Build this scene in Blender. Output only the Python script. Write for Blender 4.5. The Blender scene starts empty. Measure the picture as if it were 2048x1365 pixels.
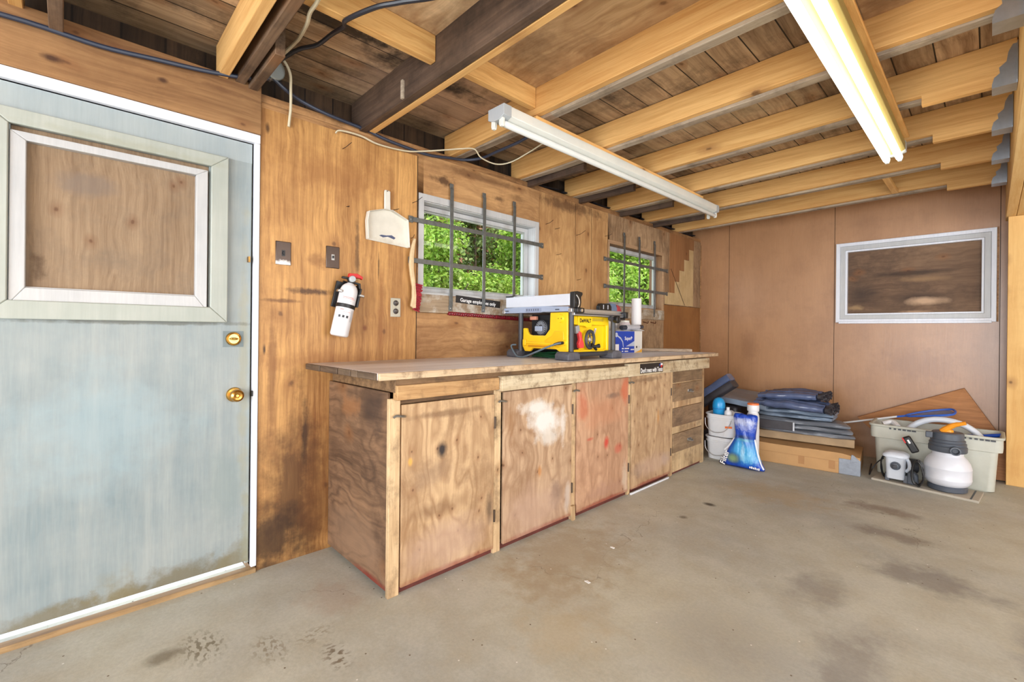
import bpy, bmesh, math, random
import numpy as np
from mathutils import Vector, Matrix, noise as mnoise

C = bpy.context.scene.collection
sc = bpy.context.scene
R = math.radians
random.seed(7)

# ---------------------------------------------------------------- camera
YAW, ROLL, FPX, CY, CAMLOC = .8039, -.01008, 922.5, 663.1, (2.434, 0.0, 1.16)
cd = bpy.data.cameras.new('camera'); cam = bpy.data.objects.new('camera', cd); C.objects.link(cam)
_f = Vector((-math.sin(YAW), math.cos(YAW), 0)); _r = Vector((math.cos(YAW), math.sin(YAW), 0)); _d = _f.cross(_r)
_r2 = math.cos(ROLL)*_r + math.sin(ROLL)*_d; _d2 = -math.sin(ROLL)*_r + math.cos(ROLL)*_d
M = Matrix((_r2, -_d2, -_f)).transposed().to_4x4(); M.translation = CAMLOC
cam.matrix_world = M
cd.sensor_width = 36; cd.lens = FPX/2048*36; cd.shift_y = (CY-682.5)/2048; cd.clip_start = .02
sc.camera = cam

# ---------------------------------------------------------------- world, sun, exposure
sc.view_settings.view_transform = 'Standard'; sc.view_settings.look = 'None'
sc.view_settings.exposure = 0.66; sc.view_settings.gamma = 1; sc.view_settings.use_curve_mapping = False
w = bpy.data.worlds.new('sky'); sc.world = w; w.use_nodes = True
bg = w.node_tree.nodes['Background']; bg.inputs[0].default_value = (.86, .93, 1, 1); bg.inputs[1].default_value = 2.4
def light(name, typ, loc, energy, color=(1, 1, 1), rot=(0, 0, 0), **kw):
    l = bpy.data.lights.new(name, typ); l.energy = energy; l.color = color
    for k, v in kw.items(): setattr(l, k, v)
    o = bpy.data.objects.new(name, l); o.location = loc; o.rotation_euler = rot; C.objects.link(o); return o
light('sun', 'SUN', (0, 0, 6), 2.4, (1, .96, .88), (0, R(38), R(20)), angle=R(1))
# daylight of the open garage door behind the camera, and an added fill lamp on the right
light('garage_door_daylight', 'AREA', (3.2, -3.2, 1.25), 180, (.93, .965, 1), (R(90), 0, 0), shape='RECTANGLE', size=4.6, size_y=2.2)
light('right_fill', 'AREA', (6.15, 1.6, 1.35), 62, (.95, .97, 1), (R(90), 0, R(90)), shape='RECTANGLE', size=3.6, size_y=2.0)
TUBE_EMISSION = 4.5

# ---------------------------------------------------------------- materials
def rgb(r, g, b):
    f = lambda c: (c/255/12.92) if c/255 <= .04045 else ((c/255+.055)/1.055)**2.4
    return (f(r), f(g), f(b), 1)
class MT:
    def __init__(s, name, rough=.6, metal=0, spec=.5):
        s.m = bpy.data.materials.new(name); s.m.use_nodes = True; s.t = s.m.node_tree
        s.b = s.t.nodes['Principled BSDF']; s.b.inputs['Roughness'].default_value = rough
        s.b.inputs['Metallic'].default_value = metal; s.b.inputs['Specular IOR Level'].default_value = spec
    def n(s, typ, ins=None, out=0, **pr):
        nd = s.t.nodes.new('ShaderNode'+typ)
        for k, v in pr.items(): setattr(nd, k, v)
        for k, v in (ins or {}).items():
            sk = nd.inputs[k]
            if isinstance(v, bpy.types.NodeSocket): s.t.links.new(v, sk)
            else: sk.default_value = v
        return nd.outputs[out]
    def math(s, op, a, b=0.0, c=None, clamp=False):
        ins = {0: a, 1: b}
        if c is not None: ins[2] = c
        return s.n('Math', ins, operation=op, use_clamp=clamp)
    def mix(s, f, a, b, mode='MIX'):
        return s.n('Mix', {0: f, 6: a, 7: b}, out=2, data_type='RGBA', blend_type=mode)
    def obj(s): return s.n('TexCoord', out=3)
    def mapr(s, v, a, b, c=0.0, d=1.0): return s.n('MapRange', {0: v, 1: a, 2: b, 3: c, 4: d})
    def noise(s, vec, scale, detail=3, rough=.55, dist=0): return s.n('TexNoise', {'Vector': vec, 'Scale': scale, 'Detail': detail, 'Roughness': rough, 'Distortion': dist})
    def vscale(s, vec, k): return s.n('VectorMath', {0: vec, 1: k}, operation='MULTIPLY')
    def offs(s):
        r = s.n('ObjectInfo', out=5); return s.n('VectorMath', {0: s.n('CombineXYZ', {0: r, 1: r, 2: r}), 1: (31, 17, 23)}, operation='MULTIPLY')
    def stains(s, col, stains, org=(0, 0, 0)):
        co = s.obj()
        for st in stains:
            c, r, cl, k = st[:4]; ns = st[4] if len(st) > 4 else 9; na = st[5] if len(st) > 5 else 1.2
            c = tuple(c[i]-org[i] for i in range(3))
            d = s.n('VectorMath', {0: co, 1: c}, operation='SUBTRACT')
            d = s.vscale(d, tuple(1/q for q in r))
            L = s.n('VectorMath', {0: d}, out=1, operation='LENGTH')
            nz = s.noise(co, ns, 5, .65)
            L = s.math('ADD', L, s.math('MULTIPLY', s.math('SUBTRACT', nz, .5), na*2))
            f = s.mapr(L, 1.05, .35, 0, k)
            if len(st) > 6:
                f = s.math('MULTIPLY', f, s.mapr(s.noise(s.vscale(co, st[7] if len(st) > 7 else (1, 1, 1)), st[6], 2, .5), .5, .58))
            col = s.mix(f, col, cl)
        return col
    def fin(s, col, bump=None, bs=.15, bd=.004):
        if isinstance(col, bpy.types.NodeSocket): s.t.links.new(col, s.b.inputs['Base Color'])
        else: s.b.inputs['Base Color'].default_value = col
        if bump is not None:
            s.t.links.new(s.n('Bump', {'Height': bump, 'Strength': bs, 'Distance': bd}), s.b.inputs['Normal'])
        return s.m
AX = {'x': 0, 'y': 1, 'z': 2}
def wood(name, c1, c2, axis='z', plane='yz', grain=34, contour=.0, knots=.5, kscale=(3.2, 2.2), dirt=None, stains=(), rough=.62, org=(0, 0, 0), seams=None, rnd=True, low=.5, kcol=None, tone=.12, spec=.35, warp_amt=None):
    s = MT(name, rough, spec=spec); co = s.obj()
    p = s.n('VectorMath', {0: co, 1: s.offs()}, operation='ADD') if rnd else co
    sv = [grain]*3; sv[AX[axis]] = grain*.035
    wv = [2.2]*3; wv[AX[axis]] = .7
    warp = s.noise(p, 3.0, 2); wa = warp_amt if warp_amt is not None else (.12 if contour else .05)
    wp = s.n('VectorMath', {0: p, 1: s.vscale(s.n('CombineXYZ', {0: warp, 1: warp, 2: warp}), (wa, wa, wa))}, operation='ADD')
    g = s.noise(s.vscale(wp, tuple(sv)), 1, 5, .7)
    lw = s.noise(s.vscale(wp, tuple(wv)), 1, 3, .6)
    fac = s.math('ADD', s.math('MULTIPLY', s.mapr(g, .36, .64), 1-low), s.math('MULTIPLY', s.mapr(lw, .34, .66), low))
    g2 = s.noise(s.vscale(wp, tuple(q*3.2 for q in sv)), 1, 3, .7)
    fac = s.math('ADD', fac, s.math('MULTIPLY', s.math('SUBTRACT', g2, .5), .75), clamp=True)
    if contour:
        rg = s.math('PINGPONG', s.math('MULTIPLY', lw, 16), .5)
        rg = s.mapr(rg, 0, .3)
        fac = s.math('MULTIPLY', fac, s.math('ADD', s.math('MULTIPLY', rg, contour), 1-contour))
    col = s.mix(fac, c2, c1)
    # tone differences from board to board
    if rnd:
        tn = s.n('ObjectInfo', out=5)
        col = s.mix(1.0, col, s.n('CombineColor', {0: s.mapr(tn, 0, 1, 1-tone, 1+tone*.6), 1: s.mapr(tn, 0, 1, 1-tone, 1+tone*.5), 2: s.mapr(tn, 0, 1, 1-tone*1.2, 1+tone*.5)}), 'MULTIPLY')
    bh = g
    if seams:
        ax, sp, wd, of = seams[:4]; va = seams[4] if len(seams) > 4 else 1
        xs = s.n('SeparateXYZ', {0: co}, out=AX[ax])
        q = s.math('DIVIDE', s.math('SUBTRACT', xs, of), sp)
        bid = s.math('FLOOR', q); fr = s.math('FRACT', q)
        rv = s.n('TexWhiteNoise', {'W': bid}, noise_dimensions='1D')
        col = s.mix(1.0, col, s.n('CombineColor', {i: s.mapr(rv, 0, 1, 1-.38*va, 1+.22*va) for i in range(3)}), 'MULTIPLY')
        ed = s.math('LESS_THAN', fr, wd/sp)
        col = s.mix(ed, col, rgb(28, 20, 14)); bh = s.math('SUBTRACT', bh, ed)
    if dirt:
        dc, da, ds = dirt
        dn = s.noise(p, ds, 6, .7)
        col = s.mix(s.mapr(dn, .48, .72, 0, da), col, dc)
    if knots:
        u, v = plane
        sx = s.n('SeparateXYZ', {0: wp}, out=AX[u]); sy = s.n('SeparateXYZ', {0: wp}, out=AX[v])
        ku, kv = (kscale[1], kscale[0]) if axis == u else (kscale[0], kscale[1])
        uv = s.n('CombineXYZ', {0: s.math('MULTIPLY', sx, ku), 1: s.math('MULTIPLY', sy, kv), 2: 0.0})
        vd = s.n('TexVoronoi', {'Vector': uv, 'Scale': 1}, out=0, voronoi_dimensions='2D')
        vc = s.n('TexVoronoi', {'Vector': uv, 'Scale': 1}, out=1, voronoi_dimensions='2D')
        sel = s.math('GREATER_THAN', s.n('SeparateColor', {0: vc}, out=0), 1-knots)
        vd = s.math('ADD', vd, s.math('MULTIPLY', s.math('SUBTRACT', s.noise(p, 40, 2), .5), .05))
        col = s.mix(s.math('MULTIPLY', s.mapr(vd, .2, .05, 0, .45), sel), col, kcol or rgb(140, 92, 52))
        col = s.mix(s.math('MULTIPLY', s.mapr(vd, .05, .02, 0, .7), sel), col, rgb(92, 60, 38))
    col = s.stains(col, stains, org)
    return s.fin(col, bh, .25, .002)
def plain(name, c, rough=.5, metal=0, var=.08, scale=14, spec=.5, bump=0, stains=()):
    s = MT(name, rough, metal, spec); co = s.obj()
    n1 = s.noise(co, scale, 5, .6)
    k = s.mapr(n1, .3, .7, 1-var, 1+var)
    col = s.mix(1.0, c, s.n('CombineColor', {0: k, 1: k, 2: k}), 'MULTIPLY')
    col = s.stains(col, stains)
    return s.fin(col, n1 if bump else None, bump or .1, .003)
def emit(name, c, e):
    s = MT(name, .4); s.b.inputs['Emission Color'].default_value = c; s.b.inputs['Emission Strength'].default_value = e
    return s.fin(c)

# ---------------------------------------------------------------- mesh helpers
class MB:
    def __init__(s): s.v = []; s.f = []; s.mi = []; s.m = 0
    def add(s, vs, fs):
        o = len(s.v); s.v += [tuple(q) for q in vs]; s.f += [tuple(o+i for i in f) for f in fs]; s.mi += [s.m]*len(fs); return s
    def box(s, x0, x1, y0, y1, z0, z1, rot=None, piv=None):
        vs = [Vector((x, y, z)) for x in (x0, x1) for y in (y0, y1) for z in (z0, z1)]
        if rot is not None:
            piv = Vector(piv) if piv else Vector(((x0+x1)/2, (y0+y1)/2, (z0+z1)/2))
            vs = [rot @ (q-piv)+piv for q in vs]
        return s.add(vs, [(0, 1, 3, 2), (4, 6, 7, 5), (0, 4, 5, 1), (2, 3, 7, 6), (0, 2, 6, 4), (1, 5, 7, 3)])
    def prism(s, poly, ax, a0, a1):
        # poly in the two other axes (cyclic order y,z / x,z / x,y)
        def P(u, v, a): return {'x': (a, u, v), 'y': (u, a, v), 'z': (u, v, a)}[ax]
        n = len(poly); vs = [P(u, v, a0) for u, v in poly]+[P(u, v, a1) for u, v in poly]
        fs = [tuple(range(n)), tuple(range(2*n-1, n-1, -1))]+[(i, i+n, (i+1) % n+n, (i+1) % n) for i in range(n)]
        return s.add(vs, fs)
    def ring(s, c, ax, r, n): return [c+ax[0]*math.cos(2*math.pi*i/n)*r+ax[1]*math.sin(2*math.pi*i/n)*r for i in range(n)]
    def tube(s, pts, r, n=10, smooth=0, caps=True, rs=None, flat=None):
        pts = [Vector(p) for p in pts]
        if smooth:
            out = []
            for i in range(len(pts)-1):
                p0 = pts[max(i-1, 0)]; p1 = pts[i]; p2 = pts[i+1]; p3 = pts[min(i+2, len(pts)-1)]
                for k in range(smooth):
                    t = k/smooth
                    out.append(.5*((2*p1)+(p2-p0)*t+(2*p0-5*p1+4*p2-p3)*t*t+(3*p1-p0-3*p2+p3)*t**3))
            out.append(pts[-1]); pts = out
        N = len(pts); vs = []; up = Vector((0, 0, 1))
        a = None
        for i, p in enumerate(pts):
            t = (pts[min(i+1, N-1)]-pts[max(i-1, 0)]).normalized()
            if a is None:
                a = t.cross(up) if abs(t.dot(up)) < .95 else t.cross(Vector((1, 0, 0)))
            a = (a-t*a.dot(t)).normalized(); b = t.cross(a)
            rr = r if rs is None else rs[min(int(i*len(rs)/N), len(rs)-1)]
            k = flat if flat else 1
            vs += [p+a*math.cos(2*math.pi*j/n)*rr+b*math.sin(2*math.pi*j/n)*rr*k for j in range(n)]
        fs = [(i*n+j, i*n+(j+1) % n, (i+1)*n+(j+1) % n, (i+1)*n+j) for i in range(N-1) for j in range(n)]
        if caps: fs += [tuple(range(n-1, -1, -1)), tuple((N-1)*n+j for j in range(n))]
        return s.add(vs, fs)
    def lathe(s, prof, c=(0, 0, 0), d=(0, 0, 1), n=24, sq=None):
        # prof: (radius, height) along direction d
        d = Vector(d).normalized(); c = Vector(c)
        a = d.cross(Vector((0, 0, 1))); a = Vector((1, 0, 0)) if a.length < .01 else a.normalized(); b = d.cross(a)
        vs = []
        for r, h in prof:
            for j in range(n):
                t = 2*math.pi*j/n; ca, sa = math.cos(t), math.sin(t); k = 1
                if sq: k = (abs(ca)**sq+abs(sa)**sq)**(-1/sq)
                vs.append(c+d*h+a*ca*r*k+b*sa*r*k)
        m = len(prof)
        fs = [(i*n+j, i*n+(j+1) % n, (i+1)*n+(j+1) % n, (i+1)*n+j) for i in range(m-1) for j in range(n)]
        if prof[0][0] > 1e-6: fs.append(tuple(range(n-1, -1, -1)))
        if prof[-1][0] > 1e-6: fs.append(tuple((m-1)*n+j for j in range(n)))
        return s.add(vs, fs)
    def cyl(s, p0, p1, r, r1=None, n=16):
        p0 = Vector(p0); p1 = Vector(p1); return s.lathe([(r, 0), (r if r1 is None else r1, (p1-p0).length)], p0, p1-p0, n)
    def ball(s, c, rx, ry, rz, n=16, m=10):
        vs = []; 
        for i in range(m+1):
            ph = math.pi*i/m-math.pi/2
            for j in range(n):
                t = 2*math.pi*j/n; vs.append((c[0]+rx*math.cos(ph)*math.cos(t), c[1]+ry*math.cos(ph)*math.sin(t), c[2]+rz*math.sin(ph)))
        return s.add(vs, [(i*n+j, i*n+(j+1) % n, (i+1)*n+(j+1) % n, (i+1)*n+j) for i in range(m) for j in range(n)])
    def xf(s, mat, start=0):
        s.v[start:] = [tuple(mat @ Vector(q)) for q in s.v[start:]]; return s
    def build(s, name, mat, parent=None, bevel=0, smooth=True, world=False, angle=35, seg=2, sub=0, mods=None):
        me = bpy.data.meshes.new(name)
        if parent is not None:
            o0 = Vector((0, 0, 0)); q = parent
            while q: o0 += q.location; q = q.parent
        elif world: o0 = Vector((0, 0, 0))
        else:
            a = np.array(s.v); o0 = Vector(((a[:, 0].min()+a[:, 0].max())/2, (a[:, 1].min()+a[:, 1].max())/2, a[:, 2].min()))
        me.from_pydata([tuple(Vector(q)-o0) for q in s.v], [], s.f)
        mats = mat if isinstance(mat, (list, tuple)) else [mat]
        for m in mats: me.materials.append(m)
        me.polygons.foreach_set('material_index', s.mi)
        bm = bmesh.new(); bm.from_mesh(me); bmesh.ops.remove_doubles(bm, verts=bm.verts, dist=1e-5)
        bmesh.ops.recalc_face_normals(bm, faces=bm.faces); bm.to_mesh(me); bm.free()
        if smooth: me.shade_smooth(); me.set_sharp_from_angle(angle=R(angle))
        o = bpy.data.objects.new(name, me); C.objects.link(o)
        if parent is not None: o.parent = parent
        else: o.location = o0
        if bevel:
            b = o.modifiers.new('bevel', 'BEVEL'); b.width = bevel; b.segments = seg; b.limit_method = 'ANGLE'; b.angle_limit = R(40)
        if sub:
            b = o.modifiers.new('sub', 'SUBSURF'); b.levels = sub; b.render_levels = sub
        return o
def tag(o, label, cat, group=None, kind=None):
    if label: o['label'] = label
    if cat: o['category'] = cat
    if group: o['group'] = group
    if kind: o['kind'] = kind
    return o
def thing(name, loc, label, cat, group=None):
    o = bpy.data.objects.new(name, None); C.objects.link(o); o.location = loc; o.empty_display_size = .1
    return tag(o, label, cat, group)
def struct(o): o['kind'] = 'structure'; return o
def sroot(name):
    o = bpy.data.objects.new(name, None); C.objects.link(o); return struct(o)
def B(*a): return MB().box(*a)
def holes(mb, u0, u1, v0, v1, a0, a1, hs, ax='x'):
    us = sorted({u0, u1}|{q for h in hs for q in h[:2] if u0 < q < u1}); vs = sorted({v0, v1}|{q for h in hs for q in h[2:] if v0 < q < v1})
    for i in range(len(us)-1):
        for j in range(len(vs)-1):
            cu, cv = (us[i]+us[i+1])/2, (vs[j]+vs[j+1])/2
            if any(h[0] < cu < h[1] and h[2] < cv < h[3] for h in hs): continue
            if ax == 'x': mb.box(a0, a1, us[i], us[i+1], vs[j], vs[j+1])
            else: mb.box(us[i], us[i+1], a0, a1, vs[j], vs[j+1])
    return mb
def text(name, body, size, mat, parent, loc, ex=.0008, sx=1, rot=None, bold=0, spacing=1, align='LEFT', shear=0):
    # lies in a plane facing +x by default: reading direction +y, up +z
    cu = bpy.data.curves.new(name, 'FONT'); cu.body = body; cu.size = size; cu.extrude = ex; cu.offset = bold; cu.space_character = spacing; cu.shear = shear
    cu.align_x = align; cu.resolution_u = 3
    tmp = bpy.data.objects.new('tmp', cu); C.objects.link(tmp); bpy.context.view_layer.update()
    me = bpy.data.meshes.new_from_object(tmp.evaluated_get(bpy.context.evaluated_depsgraph_get()))
    bpy.data.objects.remove(tmp); bpy.data.curves.remove(cu)
    base = Matrix(((0, 0, 1), (1, 0, 0), (0, 1, 0))).to_4x4()
    if rot is not None: base = rot.to_4x4() @ base
    me.transform(base @ Matrix.Diagonal((sx, 1, 1, 1)))
    me.materials.clear(); me.materials.append(mat)
    o = bpy.data.objects.new(name, me); C.objects.link(o)
    p = Vector(loc)
    if parent:
        o.parent = parent; q = parent
        while q: p -= q.location; q = q.parent
    o.location = p; return o
# ---------------------------------------------------------------- wood kinds
PINE1, PINE2 = rgb(236, 192, 126), rgb(202, 148, 84)
m_joist = wood('new_pine', PINE1, PINE2, 'x', 'xz', 42, warp_amt=.02, low=.4, knots=.3, kscale=(5, 2.0), tone=.05)
m_block = wood('new_pine_block', rgb(240, 198, 130), PINE2, 'y', 'yz', 42, low=.4, knots=.4, kscale=(5, 2.5), tone=.05)
m_oldb = wood('old_brown_rafter', rgb(140, 114, 90), rgb(70, 52, 42), 'x', 'xz', 36, warp_amt=.02, low=.45, knots=.4, dirt=(rgb(40, 32, 28), .6, 5))
m_old = wood('old_rafter', rgb(188, 174, 154), rgb(128, 112, 96), 'x', 'xz', 36, warp_amt=.02, low=.45, knots=.4, dirt=(rgb(40, 32, 28), .6, 5))
m_oldy = wood('old_timber', rgb(150, 118, 84), rgb(78, 56, 38), 'y', 'yz', 36, low=.45, knots=.4, dirt=(rgb(40, 30, 24), .6, 5))
m_dark = wood('dark_rafter', rgb(112, 90, 74), rgb(50, 38, 34), 'x', 'xz', 30, warp_amt=.03, low=.6, knots=.2, dirt=(rgb(26, 22, 22), .7, 4))
m_plate = wood('wall_plate', rgb(196, 150, 100), rgb(112, 76, 48), 'y', 'yz', 36, low=.5, knots=.4, dirt=(rgb(58, 40, 28), .7, 4))
m_roof = wood('roof_boards', rgb(214, 184, 148), rgb(120, 92, 68), 'y', 'xy', 24, low=.55, knots=.5, kscale=(5, 2.5), dirt=(rgb(44, 36, 32), .85, 3.6), seams=('x', .148, .006, .02), rnd=False,
              stains=[((1.2, 2.7, 2.47), (.5, .35, .3), rgb(200, 182, 150), .45, 5), ((.35, 1.5, 2.47), (.35, .6, .3), rgb(190, 160, 140), .45, 4), ((.8, 3.2, 2.47), (.5, .3, .3), rgb(196, 176, 140), .5, 6),
                      ((1.5, 3.4, 2.47), (.3, .12, .3), rgb(26, 24, 24), .8, 8), ((.45, 1.3, 2.47), (.12, .4, .3), rgb(24, 22, 26), .9, 9), ((.5, .85, 2.47), (.06, .3, .3), rgb(22, 22, 26), .9, 9)])
m_roofply = wood('roof_plywood', rgb(238, 208, 166), rgb(176, 138, 100), 'x', 'xy', 20, contour=.5, low=.6, knots=.6, kscale=(3, 3), dirt=(rgb(92, 62, 40), .6, 3))
GOLD1, GOLD2 = rgb(214, 164, 100), rgb(134, 88, 46)
m_ply = wood('golden_plywood', GOLD1, GOLD2, 'z', 'yz', 46, low=.5, knots=.35, kscale=(3.6, 2.6), dirt=(rgb(128, 80, 40), .55, 2.4), rnd=False, rough=.5, spec=.45, stains=[
    ((0, 1.05, 2.0), (.2, .3, .16), rgb(130, 78, 40), .45, 8), ((0, 1.15, 1.6), (.2, .015, .22), rgb(70, 44, 26), .7, 14, .8), ((0, .90, 1.355), (.2, .14, .02), rgb(66, 38, 20), .85, 30, .9), ((0, .76, 1.30), (.2, .12, .012), rgb(90, 52, 28), .7, 20, .9),
    ((0, .80, .35), (.2, .16, .5), rgb(70, 42, 22), .75, 6), ((0, .72, .9), (.1, .02, .5), rgb(120, 76, 40), .6, 9), ((0, 1.35, 1.9), (.1, .03, .4), rgb(140, 92, 50), .5, 9), ((0, .95, 1.0), (.1, .4, .05), rgb(140, 90, 48), .4, 9), ((0, 1.3, 1.25), (.1, .02, .3), rgb(150, 98, 54), .5, 9), ((0, .88, .62), (.2, .02, .2), rgb(46, 28, 18), .8, 10), ((0, .75, .12), (.2, .2, .2), rgb(52, 34, 22), .8, 8), ((0, .95, .3), (.2, .1, .4), rgb(92, 54, 26), .6, 6),
    ((0, .69, 2.13), (.1, .012, .03), rgb(58, 32, 18), .8, 12, .5), ((0, .685, 1.06), (.1, .008, .03), rgb(50, 28, 18), .9, 12, .5), ((0, 1.28, 1.52), (.1, .006, .1), rgb(70, 42, 22), .8, 14, .6), ((0, 1.2, 1.17), (.1, .018, .022), rgb(120, 66, 34), .8, 14, .3), ((0, .95, 1.52), (.1, .1, .04), rgb(120, 74, 40), .5, 20, 1.2)])
m_hply = wood('header_board', rgb(180, 138, 94), rgb(118, 82, 52), 'y', 'yz', 30, low=.55, knots=.7, kscale=(6, 3.2), dirt=(rgb(104, 68, 40), .4, 3), kcol=rgb(120, 76, 44), stains=[
    ((0, .28, 2.20), (.1, .022, .014), rgb(64, 38, 26), .9, 20, .3), ((0, -.05, 2.155), (.1, .035, .016), rgb(60, 36, 26), .9, 20, .4), ((0, .15, 2.27), (.1, .1, .03), rgb(110, 66, 40), .6), ((0, .5, 2.24), (.1, .09, .02), rgb(100, 64, 40), .5)])
m_hply2 = wood('plywood_sideways', rgb(202, 158, 108), rgb(138, 98, 62), 'y', 'yz', 30, contour=.25, low=.6, knots=.5, kscale=(4, 2.4), dirt=(rgb(108, 70, 42), .5, 3), rnd=False, stains=[
    ((0, 1.72, 2.12), (.1, .09, .035), rgb(62, 38, 26), .8, 14), ((0, 2.1, 2.21), (.1, .5, .03), rgb(96, 62, 40), .6, 6), ((0, 2.2, 2.1), (.1, .06, .02), rgb(70, 44, 30), .7, 14), ((0, 2.4, 2.14), (.1, .08, .03), rgb(90, 58, 36), .5, 14),
    ((0, 2.75, 1.08), (.1, .7, .16), rgb(104, 66, 50), .7, 5), ((0, 2.4, 1.2), (.1, .4, .08), rgb(110, 66, 54), .6, 8)])
m_vply = wood('grooved_plywood', rgb(212, 170, 116), rgb(156, 112, 70), 'z', 'yz', 30, contour=.3, low=.6, knots=.35, kscale=(3.6, 2), dirt=(rgb(120, 80, 46), .4, 3), rnd=False, stains=[
    ((0, 3.0, 2.2), (.1, .5, .06), rgb(84, 56, 38), .7, 14), ((0, 2.62, 1.7), (.1, .012, .35), rgb(150, 98, 60), .6, 10, .4)])
m_vgrey = wood('weathered_plywood', rgb(196, 164, 128), rgb(124, 94, 66), 'z', 'yz', 40, contour=.3, low=.5, knots=.3, dirt=(rgb(72, 52, 38), .6, 5), rnd=False)
m_lowply = wood('brown_hardboard', rgb(160, 110, 62), rgb(128, 84, 46), 'z', 'yz', 60, low=.7, knots=0, dirt=(rgb(100, 64, 36), .35, 4), rnd=False)
m_stair = wood('pale_plywood', rgb(222, 196, 150), rgb(190, 156, 108), 'z', 'yz', 20, contour=.3, low=.7, knots=.15, dirt=(rgb(146, 120, 84), .5, 5))
m_stairb = wood('brown_plywood', rgb(166, 118, 76), rgb(120, 80, 48), 'z', 'yz', 34, low=.6, knots=.2)
m_back = wood('hardboard_back', rgb(184, 138, 98), rgb(162, 118, 82), 'z', 'xz', 70, low=.8, knots=0, dirt=(rgb(132, 90, 62), .3, 5), rnd=False, rough=.34, spec=.7, stains=[
    ((1.5, 5.49, 1.55), (.15, .1, .2), rgb(120, 76, 56), .35, 9), ((2.0, 5.49, .9), (.3, .1, .2), rgb(130, 88, 64), .35, 9), ((.55, 5.49, 1.0), (.1, .1, .2), rgb(126, 84, 58), .35, 10)])
m_yellow = wood('yellow_panel', rgb(238, 198, 130), rgb(216, 166, 98), 'z', 'xz', 24, low=.6, knots=.4, kscale=(4, 3), dirt=(rgb(184, 132, 72), .4, 3))
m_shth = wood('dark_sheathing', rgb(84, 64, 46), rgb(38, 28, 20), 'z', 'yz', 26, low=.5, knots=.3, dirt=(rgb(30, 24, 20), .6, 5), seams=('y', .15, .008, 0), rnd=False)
m_seam = plain('seam_shadow_gap', rgb(44, 28, 18), .9)

# ---------------------------------------------------------------- floor
def concrete():
    s = MT('concrete', .82, spec=.3); co = s.obj()
    big = s.noise(co, .9, 4, .6); mid = s.noise(co, 5, 6, .65); fine = s.noise(co, 70, 4, .7)
    col = s.mix(s.mapr(big, .35, .65), rgb(192, 189, 174), rgb(172, 172, 166))
    col = s.mix(s.mapr(mid, .45, .75, 0, .5), col, rgb(166, 154, 132))
    col = s.mix(s.mapr(mid, .5, .25, 0, .4), col, rgb(204, 200, 190))
    k = s.mapr(fine, .3, .7, .9, 1.08); col = s.mix(1.0, col, s.n('CombineColor', {0: k, 1: k, 2: k}), 'MULTIPLY')
    st = [((2.05, 3.45, 0), (.22, .1, .5), rgb(112, 98, 90), .55, 6), ((2.25, 2.95, 0), (.28, .16, .5), rgb(112, 104, 102), .55, 6), ((1.9, 3.9, 0), (.2, .12, .5), rgb(120, 102, 92), .6, 6),
          ((1.9, 2.45, 0), (.12, .2, .5), rgb(120, 112, 108), .45, 7), ((2.1, 2.0, 0), (.12, .3, .5), rgb(116, 108, 106), .45, 6), ((2.35, 1.7, 0), (.1, .35, .5), rgb(120, 112, 110), .45, 6), ((1.75, 1.75, 0), (.25, .3, .5), rgb(140, 132, 122), .35, 5), ((2.6, 2.6, 0), (.12, .3, .5), rgb(118, 108, 104), .5, 5),
          ((1.12, 3.14, 0), (.05, .035, .3), rgb(74, 66, 56), .9, 20, .4), ((1.1, 2.8, 0), (.03, .03, .3), rgb(96, 86, 72), .7, 20, .4),
          ((1.3, 1.4, 0), (.2, .2, .5), rgb(182, 160, 122), .35, 8), ((1.05, 1.6, 0), (.3, .2, .5), rgb(170, 150, 122), .4, 12), ((1.35, 3.7, 0), (.4, .3, .5), rgb(176, 152, 112), .45, 8), ((.45, .85, 0), (.2, .15, .4), rgb(160, 130, 108), .35, 8),
          ((.9, 1.9, 0), (.35, .5, .4), rgb(160, 140, 112), .5, 12), ((2.75, 4.4, 0), (.3, .15, .3), rgb(205, 205, 205), .4, 4),
          # dusty boot prints with a bar tread
          ((.45, .36, 0), (.13, .085, .1), rgb(118, 110, 90), .8, 14, .35, 1.0, (34, 64, 1)), ((.63, .54, 0), (.12, .07, .1), rgb(136, 124, 104), .7, 14, .4, 1.0, (34, 60, 1)), ((.66, .68, 0), (.06, .09, .1), rgb(138, 126, 106), .6, 14, .4, 1.0, (60, 34, 1)), ((.83, .70, 0), (.10, .055, .1), rgb(112, 98, 80), .85, 14, .35, 1.0, (60, 34, 1)), ((.42, .25, 0), (.05, .07, .1), rgb(110, 100, 80), .7, 20, .6)]
    col = s.stains(col, st)
    # hairline cracks
    wv = s.n('VectorMath', {0: co, 1: s.vscale(s.n('TexNoise', {'Vector': co, 'Scale': 6.0, 'Detail': 4}, out=1), (.35, .35, 0))}, operation='ADD')
    vd = s.n('TexVoronoi', {'Vector': wv, 'Scale': .9}, feature='DISTANCE_TO_EDGE', voronoi_dimensions='2D')
    col = s.mix(s.math('MULTIPLY', s.math('LESS_THAN', vd, .0022), s.mapr(s.noise(co, 1.3, 2), .5, .6, 0, .45)), col, rgb(96, 84, 70))
    # specks
    for sc_, thr, cl in ((7, .022, rgb(226, 224, 218)), (9, .03, rgb(112, 98, 80))):
        v = s.n('TexVoronoi', {'Vector': co, 'Scale': sc_}, voronoi_dimensions='2D'); vc = s.n('TexVoronoi', {'Vector': co, 'Scale': sc_}, out=1, voronoi_dimensions='2D')
        col = s.mix(s.math('MULTIPLY', s.math('LESS_THAN', v, thr), s.math('GREATER_THAN', s.n('SeparateColor', {0: vc}, out=1), .86)), col, cl)
    return s.fin(col, s.math('ADD', fine, mid), .12, .004)
struct(B(-.1, 6.2, -3.3, 5.6, -.12, 0).build('floor', concrete(), world=True))

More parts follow.
